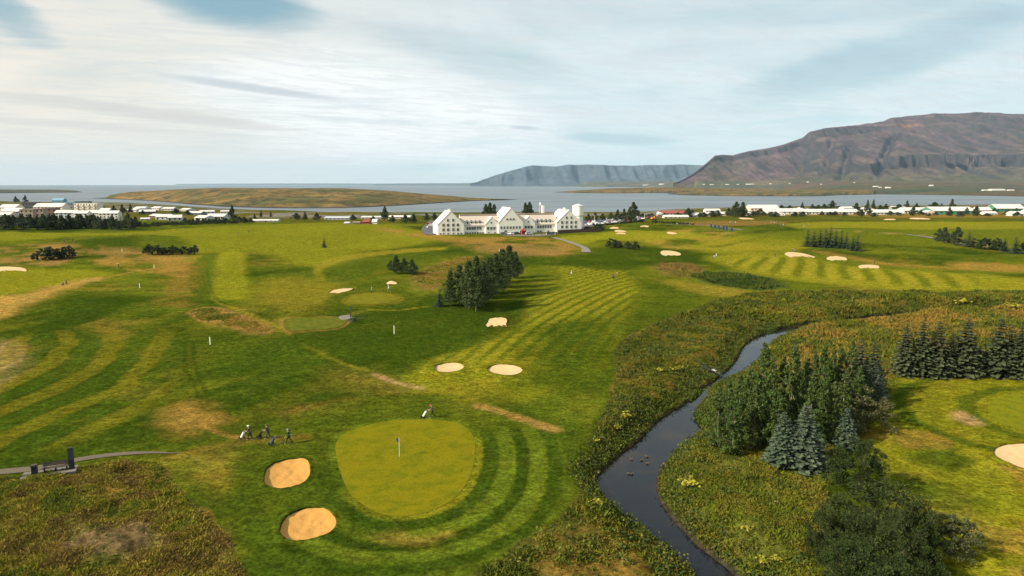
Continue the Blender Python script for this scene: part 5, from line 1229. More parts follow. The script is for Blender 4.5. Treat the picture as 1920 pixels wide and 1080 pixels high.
# farms on the far plain
from mathutils.bvhtree import BVHTree
def cast(label, px, py):
    V, F = LANDS[label]
    if label not in _bvh: _bvh[label] = BVHTree.FromPolygons([tuple(v) for v in V], [tuple(int(i) for i in f) for f in F])
    u = (px-960)/FPX; v = (540-py)/FPX; h = _bvh[label].ray_cast(Vector((0, 0, CAM_Z)), Vector((u, CT+v*ST, -ST+v*CT)).normalized())
    return h[0]
_bvh = {}
PLAIN = 'heathery plain with farms below the mountain'; STRIP = 'thin dark strip of far shore with farms'
for i, (px, py, wd, hh) in enumerate([(1643,350.5,9,1.8),(1651,352,5,1.4),(1666,353,9,2.4),(1747,349,7,2.4),(1602,343,3,1.2),(1853,357.5,16,2),(1873,357.5,26,3.2),(1897,357.5,11,2),(1540,346,3,1.2),(1515,342,4,1.5)]):
    p = cast(PLAIN, px, py)
    if p: house(px, py, wd, hh, ['white farmhouse, leftmost of the pair on the far plain','tiny white shed between far plain farmhouses','white farm church with low nave on the far plain','lone white farmhouse below the mountain','white speck of a farmhouse high on the plain','low white annex left of the long far hall','long white hall on the far right plain','low white annex right of the long far hall','far white cottage near the plain\'s left end','white house on the plain close to the foot of the mountain'][i], 'white', 'white', 'far farms', .5, 0, at=p, wins=False)
for i, (px, py, wd, hh) in enumerate([(1212,347.5,12,1.2),(1241,346.5,9,2),(1265,347,4,1.2),(1320,346.5,4,1.3),(1335,346.6,7,1.2),(1364,346.5,6,1.4),(1384,346.4,4,1.1),(1408,346,16,1.4),(1445,345,3,1.4),(1481,344.4,3,1.2)]):
    p = cast(STRIP, px, py)
    if p: house(px, py, wd, hh, 'white farm building, %s along the strip of far shore' % ORD[i], 'white', 'white', 'far shore farms', .5, 0, at=p, wins=False)

# ================================================================ belt and town trees
rt = random.Random(5)
for i, px in enumerate(sorted(-14+i*4.75+rt.uniform(-2, 2) for i in range(58))):
    tree('ftree' if rt.random() < .8 else 'fspruce', px, rt.uniform(424, 431.5), rt.uniform(400, 410), rt.uniform(15, 22), 'dark tree in the dense belt before the left town, %s from the left' % nth(i), 'dark tree belt on the left')
for i, px in enumerate(sorted(258+i*6.4+rt.uniform(-2, 2) for i in range(34))):
    by = np.interp(px, [258, 340, 470], [427, 423, 419]); tree('ftree', px, by-rt.uniform(0, 3), by-rt.uniform(7, 17 if px > 330 else 10), rt.uniform(10, 16), 'dark shrub in the thin belt below the white-roofed cluster, %s from the left' % nth(i), 'dark tree belt on the left')
TL = [(436,414,385,14,'tall pale poplar by the channel, right of the white-roofed cluster'),(230,402,383,13,'dark tree above the right end of the white apartments'),(214,402,384,10,'dark tree behind the white apartments'),(245,400,382,9,'dark conifer-like tree right of the white apartments'),(190,394,381,12,'dark bush behind the cream balcony block'),(268,402,394,12,'round dark tree between the white roofs'),(330,401,391,18,'dark clump in the middle of the white-roofed cluster'),(352,403,394,14,'dark round tree right of that clump'),(48,380,366,8,'hazy tree by the water, left of the blue roof'),(30,380,368,10,'hazy tree by the water at far left'),
 (556,412,399,20,'wide dark tree in the middle distance, left of the greenhouse'),(572,413,397,10,'narrow tree right of the wide dark one'),(594,413,399,16,'dark tree touching the greenhouse'),(490,408,394,6,'small lone tree by the channel'),(508,408,396,5,'thin lone tree by the channel, right of another'),(478,413,401,7,'small dark tree left of the lone channel trees'),(722,413,387,16,'tall tree left of the clubhouse drive'),(662,413,402,14,'dark bush right of the greenhouse'),(700,416,405,14,'dark bush behind the white hut'),(736,417,404,14,'dark bush right of the tall tree'),(760,418,402,16,'dark bushy tree above the drive'),(776,418,401,16,'dark bushy tree next to the drive'),(800,414,399,14,'dark tree above the asphalt drive'),(815,413,398,14,'dark tree against the clubhouse left gable'),
 (911,418,383,20,'tree behind the clubhouse roof, left of three crowns'),(919,418,380,22,'tree behind the clubhouse roof, middle of three crowns'),(927,418,383,20,'tree behind the clubhouse roof, right of three crowns'),(985,418,380,20,'tree behind the clubhouse roof between gables, left'),(993,418,379,22,'tree behind the clubhouse roof between gables, right'),
 (1103,416,400,12,'dark tree right of the round tower'),(1116,415,398,14,'dark tree behind the parked cars, left'),(1130,414,400,14,'dark tree behind the parked cars, second'),(1145,414,398,14,'green tree over the car park'),(1158,415,393,15,'green tree over the car park, taller'),(1170,415,391,14,'green tree left of the tall car park tree'),(1187,416,379,26,'tallest tree over the car park'),(1180,415,389,14,'tree leaning on the tallest car park tree'),(1204,410,400,12,'dark bush right of the tallest car park tree'),(1216,409,401,12,'dark bush behind the excavator')]
for px, by, ty, wd, lab in TL: tree('ftree', px, by, ty, wd, lab, 'trees of town and shore')
for i, (px, by, ty, wd) in enumerate(sorted([(1205,408,400,12),(1222,407,400,10),(1290,407,390,12),(1298,405,393,8),(1312,407,399,10),(1320,407,398,12),(1335,407,395,14),(1345,406,394,12),(1366,404,390,10),(1380,406,378,16),(1392,406,379,14),(1388,407,390,18),(1412,406,396,14),(1425,402,391,12),(1446,406,397,12),(1465,396,384,10),(1480,395,385,12),(1504,397,379,6),(1523,394,383,9),(1534,394,384,10),(1545,395,382,10),(1560,392,376,12),(1566,404,396,10),(1584,393,386,5),(1605,399,380,12),(1612,404,392,12),(1626,398,375,7),(1630,404,390,10),(1637,396,374,6),(1650,394,384,8),(1661,393,382,8),(1685,395,383,16),(1700,394,376,7),(1712,402,388,10),(1718,394,381,8),(1726,403,394,10),(1752,390,379,14),(1765,391,381,5),(1784,398,373,9),(1780,402,388,6),(1812,403,389,7),(1830,402,386,9),(1860,396,383,12),(1864,402,390,8),(1890,404,392,8),(1905,403,390,7)]+[(1240+k*24.7+rt.uniform(-9, 9), rt.uniform(403.5, 407), rt.uniform(395, 400), rt.uniform(7, 12)) for k in range(28)])):
    tree('ftree', px, by, ty, wd*1.5, ('tall dark tree' if by-ty > 14 else 'low dark bush')+' among the right town houses, %s plant from the left' % nth(i), 'trees among the right town houses')

# ================================================================ cars
TYRE = mat('tyre', (.02,.02,.02), .9); RIM = mat('rim', (.35,.35,.36), .4, metallic=.6); CGL = mat('car_glass', (.02,.025,.03), .1, spec=.6)
LAMP = mat('headlight', (.7,.7,.68), .2); TAIL = mat('tail_light', (.35,.02,.02), .3)
def paint(n, c): return mat('paint_'+n, c, .35, spec=.5)
PAINTS = {'white': (.8,.8,.79), 'silver': (.45,.46,.48), 'black': (.02,.02,.024), 'red': (.35,.03,.03), 'blue': (.05,.09,.22), 'grey': (.16,.17,.18)}
wheel_me = MB().tube([(0,-.1,0),(0,.1,0)], .33, 12).mesh('wheel', TYRE); rim_me = MB().tube([(0,-.112,0),(0,.112,0)], .2, 10).mesh('rim', RIM)
body_me = {}; cab_me = {}
for k, c in PAINTS.items():
    b = MB(); b.prism([(-2.1,.30),(2.1,.28),(2.15,.62),(1.95,.82),(.95,.92),(-1.9,.98),(-2.12,.80)], 'y', -.86, .86); b.prism([(.30,1.42),(-1.35,1.42),(-1.55,1.36),(-1.5,1.46),(.25,1.48)], 'y', -.66, .66)
    body_me[k] = b.mesh('body', paint(k, c))
cab = MB(); cab.add([(.95,-.80,.90),(.95,.80,.90),(-1.85,.80,.95),(-1.85,-.80,.95),(.30,-.64,1.42),(.30,.64,1.42),(-1.40,.64,1.42),(-1.40,-.64,1.42)], [(0,1,5,4),(1,2,6,5),(2,3,7,6),(3,0,4,7),(4,5,6,7)]); cab_m = cab.mesh('cabin_glass', CGL)
lamp_me = MB().box(2.06,2.16,-.14,.14,.58,.70).mesh('headlight', LAMP); tail_me = MB().box(-2.15,-2.06,-.12,.12,.68,.84).mesh('tail_light', TAIL)
def car(g, rotz, color, label, group):
    o = thing('parked_car', label, 'car', g, rotz, group)
    link('body', body_me[color], o); link('cabin_glass', cab_m, o)
    for x in (-1.3, 1.3):
        for y in (-.80, .80): wv = link('wheel', wheel_me, o, (x, y, .33)); link('rim', rim_me, wv)
    for y in (-.62, .62): link('headlight', lamp_me, o, (0, y, 0)); link('tail_light', tail_me, o, (0, y, 0))
    return o
rc = random.Random(3); cn = 0
for r_, (y0, y1, a0, a1) in enumerate([(424,413.5,1100,1196),(421,411.5,1104,1206),(418,409.5,1098,1214),(415.5,407.5,1102,1222)]):
    n = 17
    for i in range(n):
        t_ = i/(n-1); px = a0+(a1-a0)*t_+rc.uniform(-.8, .8); py = y0+(y1-y0)*t_; g = G(px, py)+Vector((0, 0, .32)); c = rc.choice(['white','white','silver','black','red','blue','grey','white'])
        car(g, PHI+math.pi/2+rc.uniform(-.08, .08)+(math.pi if rc.random() < .5 else 0), c, '%s car parked in the %s row of the car park, %s from the left' % (c, ['nearest','second','third','farthest'][r_], nth(i)), 'cars in the car park')
for px, py, c, lab in [(953,440.5,'white','white car before the middle clubhouse gable, left of a pair'),(963,440.5,'white','white car before the middle clubhouse gable, right of a pair'),(992,440,'white','white car right of the clubhouse porch'),(970,440.2,'black','black car between the white cars and the porch'),(944,440.8,'grey','dark car left of the white pair before the clubhouse'),(804,422,'red','dark red car on the asphalt drive'),(806,428,'white','white car on the asphalt drive'),(809,424,'white','white car beside the dark red one on the drive'),(1030,440.5,'black','black car by the path near the right gable'),(1037,440.2,'blue','blue car by the path near the right gable')]:
    g = G(px, py); g.z += .3; car(g, PHI+rc.uniform(-.3, .3), c, lab, 'cars by the clubhouse')
# red marquee porch before the clubhouse
g = G(981, 441); o = thing('canopy_tent', 'small dark red canopy before the clubhouse gable', 'tent', g, PHI)
MB().add([(-1.6,-1.6,2.6),(1.6,-1.6,2.6),(1.6,1.6,2.6),(-1.6,1.6,2.6),(0,0,4.0)], [(0,1,4),(1,2,4),(2,3,4),(3,0,4)]).build('roof', mat('red_canvas', (.25,.03,.035), .8), o)
for sx in (-1, 1):
    for sy in (-1, 1): MB().tube([(sx*1.5,sy*1.5,-.2),(sx*1.5,sy*1.5,2.62)], .05, 5).build('leg', FRAMEM, o)
MB().box(-1.55,1.55,1.45,1.5,.2,2.6).build('back_panel', mat('red_canvas', (.25,.03,.035), .8), o)
# excavator
g = G(1226, 412.5); o = thing('excavator', 'orange excavator parked on the rise right of the car park', 'excavator', g, .4); YE = mat('machine_orange', (.62,.26,.03), .5); 
for s in (-1, 1): MB().prism([(-2.2,.15),(-1.8,-.2),(1.8,-.2),(2.2,.15),(2.2,.6),(1.8,.9),(-1.8,.9),(-2.2,.6)], 'y', s*1.3-.35, s*1.3+.35).build('track', TYRE, o)
MB().prism([(-2.4,1.0),(1.5,1.0),(1.5,1.9),(-.3,2.0),(-2.4,2.2)], 'y', -1.3, 1.3).build('body', YE, o)
cb = MB().prism([(-.2,1.95),(1.5,1.95),(1.3,3.4),(-.2,3.5)], 'y', -1.25, 0).build('cabin', YE, o); MB().prism([(.0,2.2),(1.47,2.2),(1.3,3.2),(.0,3.2)], 'y', -1.29, .04).build('cabin_window', CGL, cb)
MB().tube([(1.3,.5,1.8),(3.2,.5,4.2),(4.6,.5,4.0)], [.32,.3,.22], 6).build('boom', YE, o); MB().tube([(4.6,.5,4.0),(5.2,.5,1.4)], [.2,.16], 6).build('arm', YE, o)
MB().prism([(4.8,1.4),(5.6,1.4),(5.4,.5),(4.7,.3)], 'y', .1, .9).build('bucket', mat('dark_steel', (.08,.08,.085), .5, metallic=.5), o)

# ================================================================ people
def skin_body(name, J, bones, mats, zone, sub=1):
    """one continuous body: joints J {name: (pos, radius)}, bones list; zone(p) -> material slot"""
    me = bpy.data.meshes.new(name); idx = {k: i for i, k in enumerate(J)}
    me.from_pydata([J[k][0] for k in J], [(idx[a_], idx[b_]) for a_, b_ in bones], [])
    ob = bpy.data.objects.new(name+'_tmp', me); COL.objects.link(ob)
    md = ob.modifiers.new('s', 'SKIN'); md.use_smooth_shade = True
    for k, i in idx.items():
        sv = me.skin_vertices[0].data[i]; r = J[k][1]; sv.radius = (r, r) if isinstance(r, (int, float)) else r; sv.use_root = (k == 'pelvis')
    sb = ob.modifiers.new('d', 'SUBSURF'); sb.levels = sub; sb.render_levels = sub
    dg = bpy.context.evaluated_depsgraph_get(); nm = bpy.data.meshes.new_from_object(ob.evaluated_get(dg)); nm.name = name
    bpy.data.objects.remove(ob); bpy.data.meshes.remove(me)
    nm.materials.clear()
    for m in mats: nm.materials.append(m)
    for p in nm.polygons: p.material_index = zone(p.center); p.use_smooth = True
    return nm
SKIN = mat('skin', (.50,.31,.22), .6)
def figure(pose):
    """joint table for a pose; faces +x, feet at z=0"""
    J = {}; B = []
    lean = {'push': .16, 'walk': .06, 'stand': .0, 'putt': .52}[pose]
    def T(x, y, z): # lean the trunk about the hips
        dz = z-.95; return (x+dz*math.sin(lean), y, .95+dz*math.cos(lean))
    J['pelvis'] = ((0,0,.95), (.15,.115)); J['waist'] = (T(0,0,1.10), (.145,.105)); J['chest'] = (T(.01,0,1.30), (.175,.12)); J['neckb'] = (T(.0,0,1.47), (.075,.07)); J['neck'] = (T(.02,0,1.53), .055); J['chin'] = (T(.045,0,1.60), (.068,.08)); J['head'] = (T(.035,0,1.68), (.082,.098)); J['crown'] = (T(.025,0,1.755), (.06,.075))
    B += [('pelvis','waist'),('waist','chest'),('chest','neckb'),('neckb','neck'),('neck','chin'),('chin','head'),('head','crown')]
    J['nose'] = (T(.135,0,1.655), .014); B.append(('head','nose'))
    for s, sd in ((-1,'r'),(1,'l')):
        J['ear'+sd] = (T(.03,s*.095,1.67), .018); B.append(('head','ear'+sd))
        J['sho'+sd] = (T(0,s*.19,1.42), .072); B.append(('chest','sho'+sd)) if False else B.append(('neckb','sho'+sd))
        if pose == 'push': el_, wr = ((.10,s*.25,1.16),(.40,s*.16,1.06)) if s > 0 else ((.12,s*.25,1.17),(.42,s*.14,1.07))
        elif pose == 'walk': el_, wr = ((.14*s,s*.25,1.15),(.28*s+.06,s*.24,.92))
        elif pose == 'putt': el_, wr = ((.42,s*.17,1.02),(.46,s*.045,.80))
        else: el_, wr = ((-.02,s*.27,1.14),(.08,s*.22,.92)) if s > 0 else ((-.03,s*.26,1.14),(.10,s*.16,.95))
        J['elb'+sd] = (el_, .046); J['wri'+sd] = (wr, .03); B += [('sho'+sd,'elb'+sd),('elb'+sd,'wri'+sd)]
        w_ = np.array(wr); d = unit(w_-np.array(el_)); sdv = np.array((0,1.,0))*s; pl = w_+d*.075
        J['palm'+sd] = (tuple(pl), (.042,.022)); B.append(('wri'+sd,'palm'+sd))
        lat = unit(np.cross(d, sdv)+1e-6)
        for fi, ln in enumerate((.062,.074,.07,.055)):
            off = lat*(.030-.02*fi); m1 = pl+d*(.03+ln*.5)+off; m2 = pl+d*(.03+ln*.85)+off-sdv*.025
            J['f%d%s' % (fi, sd)] = (tuple(m1), .0085); J['g%d%s' % (fi, sd)] = (tuple(m2), .0075); B += [('palm'+sd,'f%d%s' % (fi, sd)),('f%d%s' % (fi, sd),'g%d%s' % (fi, sd))]
        th = w_+d*.045+lat*.055-sdv*.01; J['th'+sd] = (tuple(th), .010); B.append(('palm'+sd,'th'+sd))
        ph = {'push': .24, 'walk': .30, 'stand': .02, 'putt': .0}[pose]*s; spread = .13 if pose == 'putt' else .10
        kn = (.0+ph*.55+.03, s*spread, .52); an = (ph*1.05-(.10 if ph < -.05 else 0), s*spread, .095+(.05 if ph < -.1 else 0)); to = (an[0]+.17, s*(spread+.02), .04+(.0 if ph >= -.1 else 0))
        J['hip'+sd] = ((0,s*.09,.90), .105); J['kne'+sd] = (kn, .066); J['ank'+sd] = (an, .046); J['hel'+sd] = ((an[0]-.05,an[1],.05), .042); J['toe'+sd] = (to, (.045,.032))
        B += [('pelvis','hip'+sd),('hip'+sd,'kne'+sd),('kne'+sd,'ank'+sd),('ank'+sd,'toe'+sd),('ank'+sd,'hel'+sd)]
    return J, B, lean
_fig = {}
def person_mesh(pose, shirt, trouser):
    key = (pose, shirt, trouser)
    if key not in _fig:
        J, B, lean = figure(pose)
        wr = [Vector(J[k][0]) for k in ('wril','wrir')]
        neck = Vector(J['neck'][0])
        def zone(p):
            for q in wr:
                if (p-q).length < .22 and (p-Vector(J['pelvis'][0])).length > .2 and (p-q).length < .19: return 0
            if p.z > neck.z-.02*math.cos(lean) and (p-Vector(J['head'][0])).length < .24: return 0
            if p.z < .085: return 3
            return 2 if p.z < .97 and math.hypot(p.y, p.x-.0) < .5 and not any((p-Vector(J['elb'+s][0])).length < .14 or (p-q).length < .24 for s, q in (('l', wr[0]), ('r', wr[1]))) else 1
        _fig[key] = (skin_body('body', J, B, [SKIN, mat('shirt_'+shirt, CLOTH[shirt], .85, .1, 8), mat('trousers_'+trouser, CLOTH[trouser], .85, .1, 8), mat('shoes', (.6,.6,.58), .7)], zone), J)
    return _fig[key]
CLOTH = {'white': (.75,.75,.73), 'black': (.02,.02,.022), 'navy': (.03,.045,.09), 'green': (.02,.06,.05), 'brown': (.10,.06,.05), 'grey': (.22,.22,.23), 'red': (.35,.05,.04), 'charcoal': (.045,.045,.05), 'beige': (.45,.38,.28), 'sky': (.22,.36,.50)}
def person(g, face, pose, shirt, trouser, label, group, cap='white', scale=1.0):
    me, J = person_mesh(pose, shirt, trouser); o = thing('person', label, 'person', g, face, group); o.scale = (scale,)*3
    link('body', me, o); h = Vector(J['head'][0]); k = 'cap_'+cap
    if k not in _caps:
        b = MB(); b.lathe([(.108,.0),(.112,.03),(.10,.075),(.07,.11),(.02,.125)], 12); b.prism([(.08,-.085),(.20,-.05),(.215,0),(.20,.05),(.08,.085)], 'z', .0, .014); _caps[k] = b.mesh('cap', mat('cap_'+cap, CLOTH[cap], .85), smooth=False)
        e = MB()
        for s in (-1, 1): e.box(.088, .098, s*.035-.012, s*.035+.012, -.006, .008)
        e.box(.094, .104, -.025, .025, -.078, -.068); _caps['face'] = e.mesh('face_detail', mat('dark_detail', (.08,.04,.035), .6))
        hb = MB(); hb.lathe([(.085,-.09),(.112,-.04),(.112,.005),(.10,.02)], 12, 0, (-.03, 0)); _caps['hair'] = hb.mesh('hair', mat('hair', (.10,.07,.05), .8), smooth=True)
    c = link('cap', _caps[k], o, h+Vector((-.005, 0, .045))); link('hair', _caps['hair'], o, h+Vector((-.018, 0, 0))); link('face_detail', _caps['face'], o, h)
    return o
_caps = {}
# golf trolley with bag
BAGW = {'white': (.72,.72,.70), 'black': (.03,.03,.035), 'grey': (.25,.25,.27), 'navy': (.04,.05,.12)}
STEEL = mat('trolley_frame', (.10,.10,.11), .4, metallic=.4); CLUBM = mat('club_steel', (.5,.5,.52), .3, metallic=.8)
fr = MB(); fr.tube([(.28,0,.12),(.05,0,.35),(-.42,0,1.05),(-.52,0,1.08)], .018, 5); fr.tube([(.1,-.32,.16),(.1,.32,.16)], .014, 5); fr.tube([(-.52,-.12,1.08),(-.52,.12,1.08)], .016, 5); tr_frame = fr.mesh('frame', STEEL)
tr_wheel = MB().tube([(0,-.02,0),(0,.02,0)], .15, 12).mesh('wheel', TYRE)
bag_me = {}
for k, c in BAGW.items():
    b = MB(); b.tube([(.24,0,.20),(.02,0,.58),(-.14,0,.88)], [.13,.125,.14], 10); b.tube([(.24,0,.34),(.13,0,.53)], [.07,.08], 8); bag_me[k] = b.mesh('golf_bag', mat('bag_'+k, c, .7, .1, 6), smooth=False)
cl = MB()
for i in range(6):
    y = -.08+.032*i; cl.tube([(-.12,y,.82),(-.26-.02*(i % 3),y*1.3,1.10+.03*(i % 2))], .008, 4); cl.box(-.31-.02*(i % 3), -.24-.02*(i % 3), y*1.3-.022, y*1.3+.022, 1.08+.03*(i % 2), 1.13+.03*(i % 2))
clubs_me = cl.mesh('clubs', CLUBM)
def trolley(g, face, color, label, group='golf trolleys'):
    o = thing('golf_trolley', label, 'trolley', g, face, group)
    link('frame', tr_frame, o); bg_ = link('golf_bag', bag_me[color], o); link('clubs', clubs_me, bg_)
    for x, y in ((.1,-.33),(.1,.33),(.46,0)): link('wheel', tr_wheel, o, (x, y, .15))
    MB().tube([(.28,0,.12),(.46,0,.15)], .014, 5).build('fork', STEEL, o)
    return o
gg = 'golfers near the main green'
LEFT = math.pi; 
def golfer_with_trolley(px, py, face, shirt, trouser, cap, bag, lp, lt, pose='push', gap=.95, tdir=None, group=gg):
    g = G(px, py); person(g, face, pose, shirt, trouser, lp, group, cap)
    q = Vector((math.cos(face if tdir is None else tdir), math.sin(face if tdir is None else tdir), 0))*gap; t_ = g+q; t_.z = float(H(t_.x, t_.y)[0]); trolley(t_, face, bag, lt)
golfer_with_trolley(469, 825, LEFT-.25, 'brown', 'black', 'white', 'white', 'person in dark top and white cap pushing the leftmost trolley', 'white golf bag on a trolley, leftmost of the foreground three')
golfer_with_trolley(503, 823, LEFT-.15, 'charcoal', 'charcoal', 'brown', 'black', 'person in dark clothes pushing the middle trolley', 'dark golf bag on a trolley, middle of the foreground three')
golfer_with_trolley(542, 832, LEFT+.05, 'green', 'black', 'grey', 'navy', 'person in dark green top walking behind the others', 'navy golf bag on a trolley, rightmost of the foreground three', 'walk', 1.75, LEFT+.22)
golfer_with_trolley(811, 783, LEFT+.05, 'brown', 'black', 'red', 'white', 'person in brown top pushing a trolley behind the green', 'white golf bag on a trolley behind the main green')
gd = 'golfers in the distance'
for px, py, face, pose, sh, tr_, cap, lab, tl in [
 (697,550,0,'stand','grey','black','white','golfer on the small middle green, left of two',None),(729,547,LEFT,'walk','white','grey','white','golfer in white on the small middle green, right of two',None),
 (1071,518,0,'walk','white','charcoal','white','golfer in white top at the top of the striped fairway',None),(1150,523,0,'stand','charcoal','black','black','dark-clothed golfer right on the striped fairway, left of two',None),(1157,522,LEFT,'stand','red','black','white','golfer in red beside a trolley on the striped fairway','black golf bag on a trolley on the striped fairway'),
 (1343,484,LEFT,'walk','white','grey','white','golfer in white on the right fairway','grey golf bag on a trolley beside the golfer in white'),(1368,498,0,'walk','navy','charcoal','grey','golfer in navy on the right fairway',None),(1438,481,0,'stand','black','black','black','dark golfer near the right fairway bunkers, left of two',None),(1453,483,0,'putt','black','charcoal','black','bending dark golfer near the right fairway bunkers, right of two',None),
 (125,535,LEFT,'push','navy','black','grey','golfer pushing a trolley along the sandy track at left','black golf bag on a trolley on the sandy track'),(222,503,LEFT,'stand','navy','brown','white','golfer standing on dry turf at the upper left',None),(978,503,0,'stand','navy','black','black','dark golfer in the shade right of the birch grove',None),
 (447,440,0,'stand','black','black','black','tiny dark golfer on the far left fairway, left of three',None),(466,437,0,'walk','black','black','black','tiny dark golfer on the far left fairway, middle of three',None),(469,435,0,'stand','brown','black','black','tiny brown-clothed golfer on the far left fairway, right of three',None),(121,455,0,'stand','black','black','black','tiny dark golfer on the hillock at left, left of two',None),(136,454,0,'putt','black','black','black','tiny bending golfer on the hillock at left, right of two',None),
 (1486,474,0,'stand','black','charcoal','white','golfer beside trolleys below the spruce clump, left',None),(1490,474,LEFT,'walk','grey','black','red','golfer beside trolleys below the spruce clump, right','grey golf bag on a trolley below the spruce clump'),(1728,476,0,'stand','brown','charcoal','black','tiny golfer alone on the far right fairway',None),(1640,496,0,'stand','black','black','black','dark golfer above the lowest right bunker',None)]:
    if tl: golfer_with_trolley(px, py, face, sh, tr_, cap, tl.split()[0], lab, tl, pose, group=gd)
    else: person(G(px, py), face, pose, sh, tr_, lab, gd, cap)
rp = random.Random(9)
for i, (px, py) in enumerate(sorted([(1267+rp.uniform(0,42), rp.uniform(421.5,423)), (1368+rp.uniform(0,20), rp.uniform(418,421)), (1462+rp.uniform(0,64), rp.uniform(424,428)), (1430+rp.uniform(0,35), rp.uniform(417,420))][i % 4] for i in range(26))):
    sh = rp.choice(['black','navy','white','charcoal','red','grey']); person(G(px, py), rp.uniform(0, 6.28), rp.choice(['stand','walk']), sh, rp.choice(['black','charcoal','beige']), 'tiny person in %s on the far practice ground, %s from the left' % (sh, nth(i)), 'people on the far practice ground', rp.choice(['white','black']))
for i, px in enumerate(sorted(rp.uniform(1000, 1090) if i % 3 else rp.uniform(1046, 1128) for i in range(18))):
    py = 442.5 if px < 1045 else 435.5-(px-1046)*.05
    sh = rp.choice(['black','navy','white','charcoal','grey','brown']); g = G(px, py-1.0 if px > 1045 else py); person(g, rp.uniform(0, 6.28), 'stand', sh, 'charcoal', 'tiny person in %s by the clubhouse terrace, %s from the left' % (sh, nth(i)), 'people by the clubhouse', 'black')

# ================================================================ course furniture
g = G(749, 857); g.z += .06
o = thing('flagstick', 'white flagstick with dark flag standing in the main green', 'flagstick', g)
MB().tube([(0,0,-.2),(0,0,2.15)], .022, 8).build('pole', mat('stick_white', (.82,.80,.70), .5), o); fl = MB()
fl.add([(0,-.01,2.15),(-.18,.01,2.14),(-.30,.04,2.10),(-.30,.04,1.72),(-.18,.01,1.70),(0,-.01,1.70),(0,.01,2.15),(-.18,.03,2.14),(-.30,.06,2.10),(-.30,.06,1.72),(-.18,.03,1.70),(0,.01,1.70)], [(0,1,4,5),(1,2,3,4),(11,10,7,6),(10,9,8,7),(0,6,7,1),(1,7,8,2),(2,8,9,3),(3,9,10,4),(4,10,11,5)]).build('flag', mat('dark_flag', (.03,.04,.07), .8), o)
MB().lathe([(.056,.0),(.056,.012),(.05,.014)], 12).build('cup', mat('cup', (.02,.02,.02), .6), o)
# white marker posts
POSTM = mat('post_white', (.85,.80,.62), .6)
for px, py, h_, lab in [(739,626,1.6,'pale yellow marker post below the birch grove'),(394,646,1.4,'white marker post on the dark left fairway'),(262,540,1.3,'white marker post on the left, nearest the sandy track'),(289,503,1.3,'white marker post on the upper left dry turf'),(229,472,1.3,'white marker post beside the row of round bushes'),(936,474,1.5,'thin pale marker post behind the birch grove')]:
    o = thing('marker_post', lab, 'post', G(px, py), 0, 'marker posts'); MB().prism([(-.06,-.06),(.06,-.06),(.06,.06),(-.06,.06)], 'z', -.3, h_).build('post', POSTM, o); MB().lathe([(.09,h_),(.09,h_+.03),(.0,h_+.13)], 4).build('top', POSTM, o)
# tee sign by the middle tee
DK = mat('dark_paint', (.025,.026,.03), .6); WOODD = mat('dark_wood', (.06,.045,.035), .8, .2, 5)
g = G(658, 603); o = thing('tee_sign', 'tall dark post beside the middle tee', 'sign', g); MB().box(-.10,.10,-.08,.08,-.3,3.4).build('post', DK, o); MB().box(-.14,.14,-.12,.12,-.2,.25).build('base', CONC, o); MB().box(-.13,.13,-.11,-.085,2.3,3.3).build('sign_panel', mat('sign_face', (.05,.055,.07), .5), o)
g = G(664, 604); o = thing('litter_bin', 'small dark bin beside the middle tee post', 'bin', g); MB().lathe([(.26,-.05),(.30,.85),(.32,.88),(.10,.95)], 12).build('bin_body', DK, o); MB().lathe([(.33,.9),(.33,.98),(.12,1.05)], 12).build('lid', WOODD, o)
g = G(676, 600); o = thing('bench', 'small dark bench right of the middle tee', 'bench', g, .1)
for k in range(3): MB().box(-.8,.8,-.2+.14*k,-.09+.14*k,.42,.46).build('slat', WOODD, o)
for s in (-.65,.65): MB().box(s-.04,s+.04,-.2,.2,-.1,.419).build('leg', DK, o)
# foreground bench, bin and signpost
g = G(105, 884); bz = math.atan2(*(lambda a_, b_: ((b_-a_).y, (b_-a_).x))(G(86, 889), G(124, 883)))
pad = MB().box(-3.0, 1.9, -.9, .9, -.25, .07).build('paving_pad', CONC); pad.location = g; pad.rotation_euler[2] = bz; tag(pad, 'concrete pad under the bench on the left', None, None, 'structure')
g = g+Vector((0, 0, .07)); o = thing('park_bench', 'dark wooden park bench on the left path', 'bench', g, bz)
for k in range(4): MB().box(-1.15,1.15,-.28+.14*k,-.16+.14*k,.43,.47).build('seat_slat', WOODD, o)
for k in range(3): MB().box(-1.15,1.15,.30+.03*k,.335+.03*k,.55+.14*k,.67+.14*k).build('back_slat', WOODD, o)
for s in (-1,0,1): MB().box(s*1.0-.035,s*1.0+.035,-.25,.28,0,.429).build('leg', DK, o); MB().add([(s*1.0-.03,.26,.40),(s*1.0+.03,.26,.40),(s*1.0+.03,.295,.40),(s*1.0-.03,.295,.40),(s*1.0-.03,.40,1.0),(s*1.0+.03,.40,1.0),(s*1.0+.03,.44,1.0),(s*1.0-.03,.44,1.0)], [(0,3,2,1),(4,5,6,7),(0,1,5,4),(1,2,6,5),(2,3,7,6),(3,0,4,7)]).build('back_support', DK, o)
q = g+Vector((math.cos(bz)*1.45, math.sin(bz)*1.45, 0)); o = thing('sign_post', 'tall black sign pillar at the right end of the bench', 'sign', q, bz)
MB().box(-.25,.25,-.10,.10,-.1,2.25).build('pillar', DK, o); MB().box(-.22,.22,-.125,-.103,1.0,2.15).build('sign_panel', mat('sign_face', (.05,.055,.07), .5), o); MB().box(-.27,.27,-.13,.13,2.253,2.31).build('cap', DK, o)
q = g+Vector((math.cos(bz)*-1.85, math.sin(bz)*-1.85, 0)); o = thing('litter_bin', 'black square litter bin at the left end of the bench', 'bin', q, bz)
